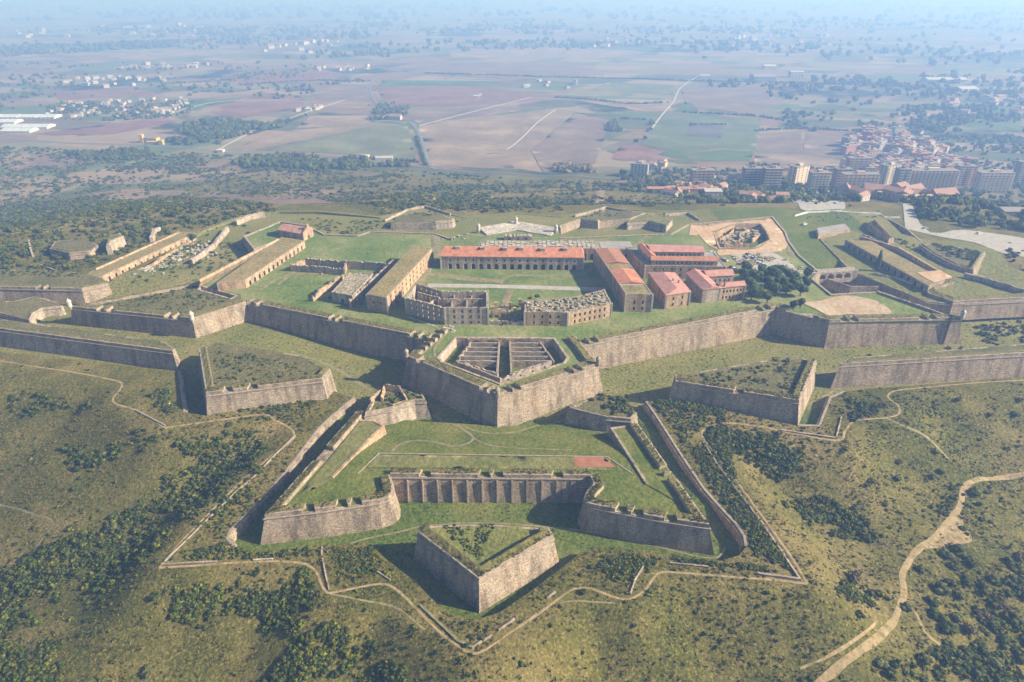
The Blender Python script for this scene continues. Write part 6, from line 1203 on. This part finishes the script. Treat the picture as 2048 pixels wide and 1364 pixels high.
# cars
def carmesh():
    out = {}
    b = MB(); pr = [(-2.1, .35), (-2.15, .75), (-1.9, .95), (-.9, 1.02), (1.3, 1.0), (2.0, .85), (2.1, .4)]; W_ = .85; n = len(pr)
    b.add([(x, -W_, z) for x, z in pr] + [(x, W_, z) for x, z in pr], [tuple(range(n)), tuple(range(2 * n - 1, n - 1, -1))] + [(i, n + i, n + (i + 1) % n, (i + 1) % n) for i in range(n)])
    b.add([(x, s * w, z) for s in (-1, 1) for x, z, w in ((-1.45, 1.38, .68), (.35, 1.42, .68), (.35, 1.45, .6), (-1.45, 1.41, .6))][:0] + [(-1.5, -.66, 1.36), (.4, -.66, 1.4), (.4, .66, 1.4), (-1.5, .66, 1.36), (-1.5, -.66, 1.44), (.4, -.66, 1.48), (.4, .66, 1.48), (-1.5, .66, 1.44)], [(3, 2, 1, 0), (4, 5, 6, 7), (0, 1, 5, 4), (1, 2, 6, 5), (2, 3, 7, 6), (3, 0, 4, 7)])
    out['body'] = b; g = MB(); lo = [(-2.0, -.8, .96), (1.05, -.8, 1.0), (1.05, .8, 1.0), (-2.0, .8, .96)]; hi = [(-1.5, -.66, 1.36), (.4, -.66, 1.4), (.4, .66, 1.4), (-1.5, .66, 1.36)]; g.add(lo + hi, [(0, 1, 5, 4), (1, 2, 6, 5), (2, 3, 7, 6), (3, 0, 4, 7)]); out['windows'] = g
    w = MB(); n = 12; w.add([(.32 * math.cos(2 * math.pi * k / n), s, .32 * math.sin(2 * math.pi * k / n)) for s in (-.11, .11) for k in range(n)], [tuple(range(n)), tuple(range(2 * n - 1, n - 1, -1))] + [(i, (i + 1) % n, n + (i + 1) % n, n + i) for i in range(n)]); out['wheel'] = w
    return out
CM = carmesh(); TYRE = mat('tyre', [(.02, .02, .02), (.03, .03, .03)], 1, .8, 0, 2); WME = mesh('wheel', CM['wheel'].v, CM['wheel'].f, TYRE); GME = mesh('windows', CM['windows'].v, CM['windows'].f, WIN)
CARC = {n: mat('car_' + n, [c, c], 1, .3, 0, 0) for n, c in (('white', (.75, .75, .73)), ('silver', (.4, .42, .44)), ('dark', (.04, .045, .06)), ('red', (.35, .03, .02)))}
CB_ = {n: mesh('body', CM['body'].v, CM['body'].f, m) for n, m in CARC.items()}
def car(x, y, col, a, label, group, bv):
    h = hit(x, y, bv); e = empty('parked_car', label, 'car', group, (h.x, h.y, h.z + .15)); e.rotation_euler = (0, 0, a); e.scale = (1.1, 1.1, 1.1); link('body', CB_[col], e); link('windows', GME, e)
    for wx in (-1.3, 1.3):
        for wy in (-.78, .78): link('wheel', WME, e, (wx, wy, .32))
for k, (x, y, c) in enumerate(((1464, 537, 'dark'), (1469, 540, 'white'), (1474, 543, 'silver'), (1461, 545, 'white'), (1450, 522, 'silver'), (1441, 521, 'dark'))): car(x, y, c, -.9, c + ' car parked at the back of the red roofed complex', 'cars behind the red roofed complex', BV_Y)
for k, (x, y, c) in enumerate(((1500, 515, 'white'), (1506, 519, 'dark'), (1511, 523, 'silver'), (1516, 527, 'white'), (1522, 529, 'white'), (1528, 532, 'silver'), (1496, 511, 'dark'), (1424, 507, 'white'))): car(x, y, c, -.2, c + ' car parked in the sandy yard beside the ruined foundations', 'cars in the sandy yard', BV_Y)
car(1958, 468, 'white', .3, 'white car alone on the sandy track at the rear right', None, BV_G); car(1609, 450, 'white', .5, 'white car on the paved entrance at the rear right', None, BV_F); car(1850, 458, 'silver', .2, 'small car left of the white car on the sandy track', None, BV_G)
# ================================================================ HAZE
b = MB(); b.box(-17000, 17000, -17000, 17000, -93, 197)
hz = b.obj('haze', [bpy.data.materials.new('haze_air')]); hz['kind'] = 'stuff'; hz['label'] = 'pale blue haze over the plain'; hz['category'] = 'haze'
m = hz.data.materials[0]; m.use_nodes = True; n = m.node_tree; n.nodes.remove(n.nodes['Principled BSDF'])
v = n.nodes.new('ShaderNodeVolumePrincipled'); v.inputs['Density'].default_value = .00040; v.inputs['Color'].default_value = (.28, .47, .9, 1); v.inputs['Absorption Color'].default_value = (.4, .5, .5, 1); v.inputs['Anisotropy'].default_value = .12
n.links.new(v.outputs[0], n.nodes['Material Output'].inputs['Volume'])
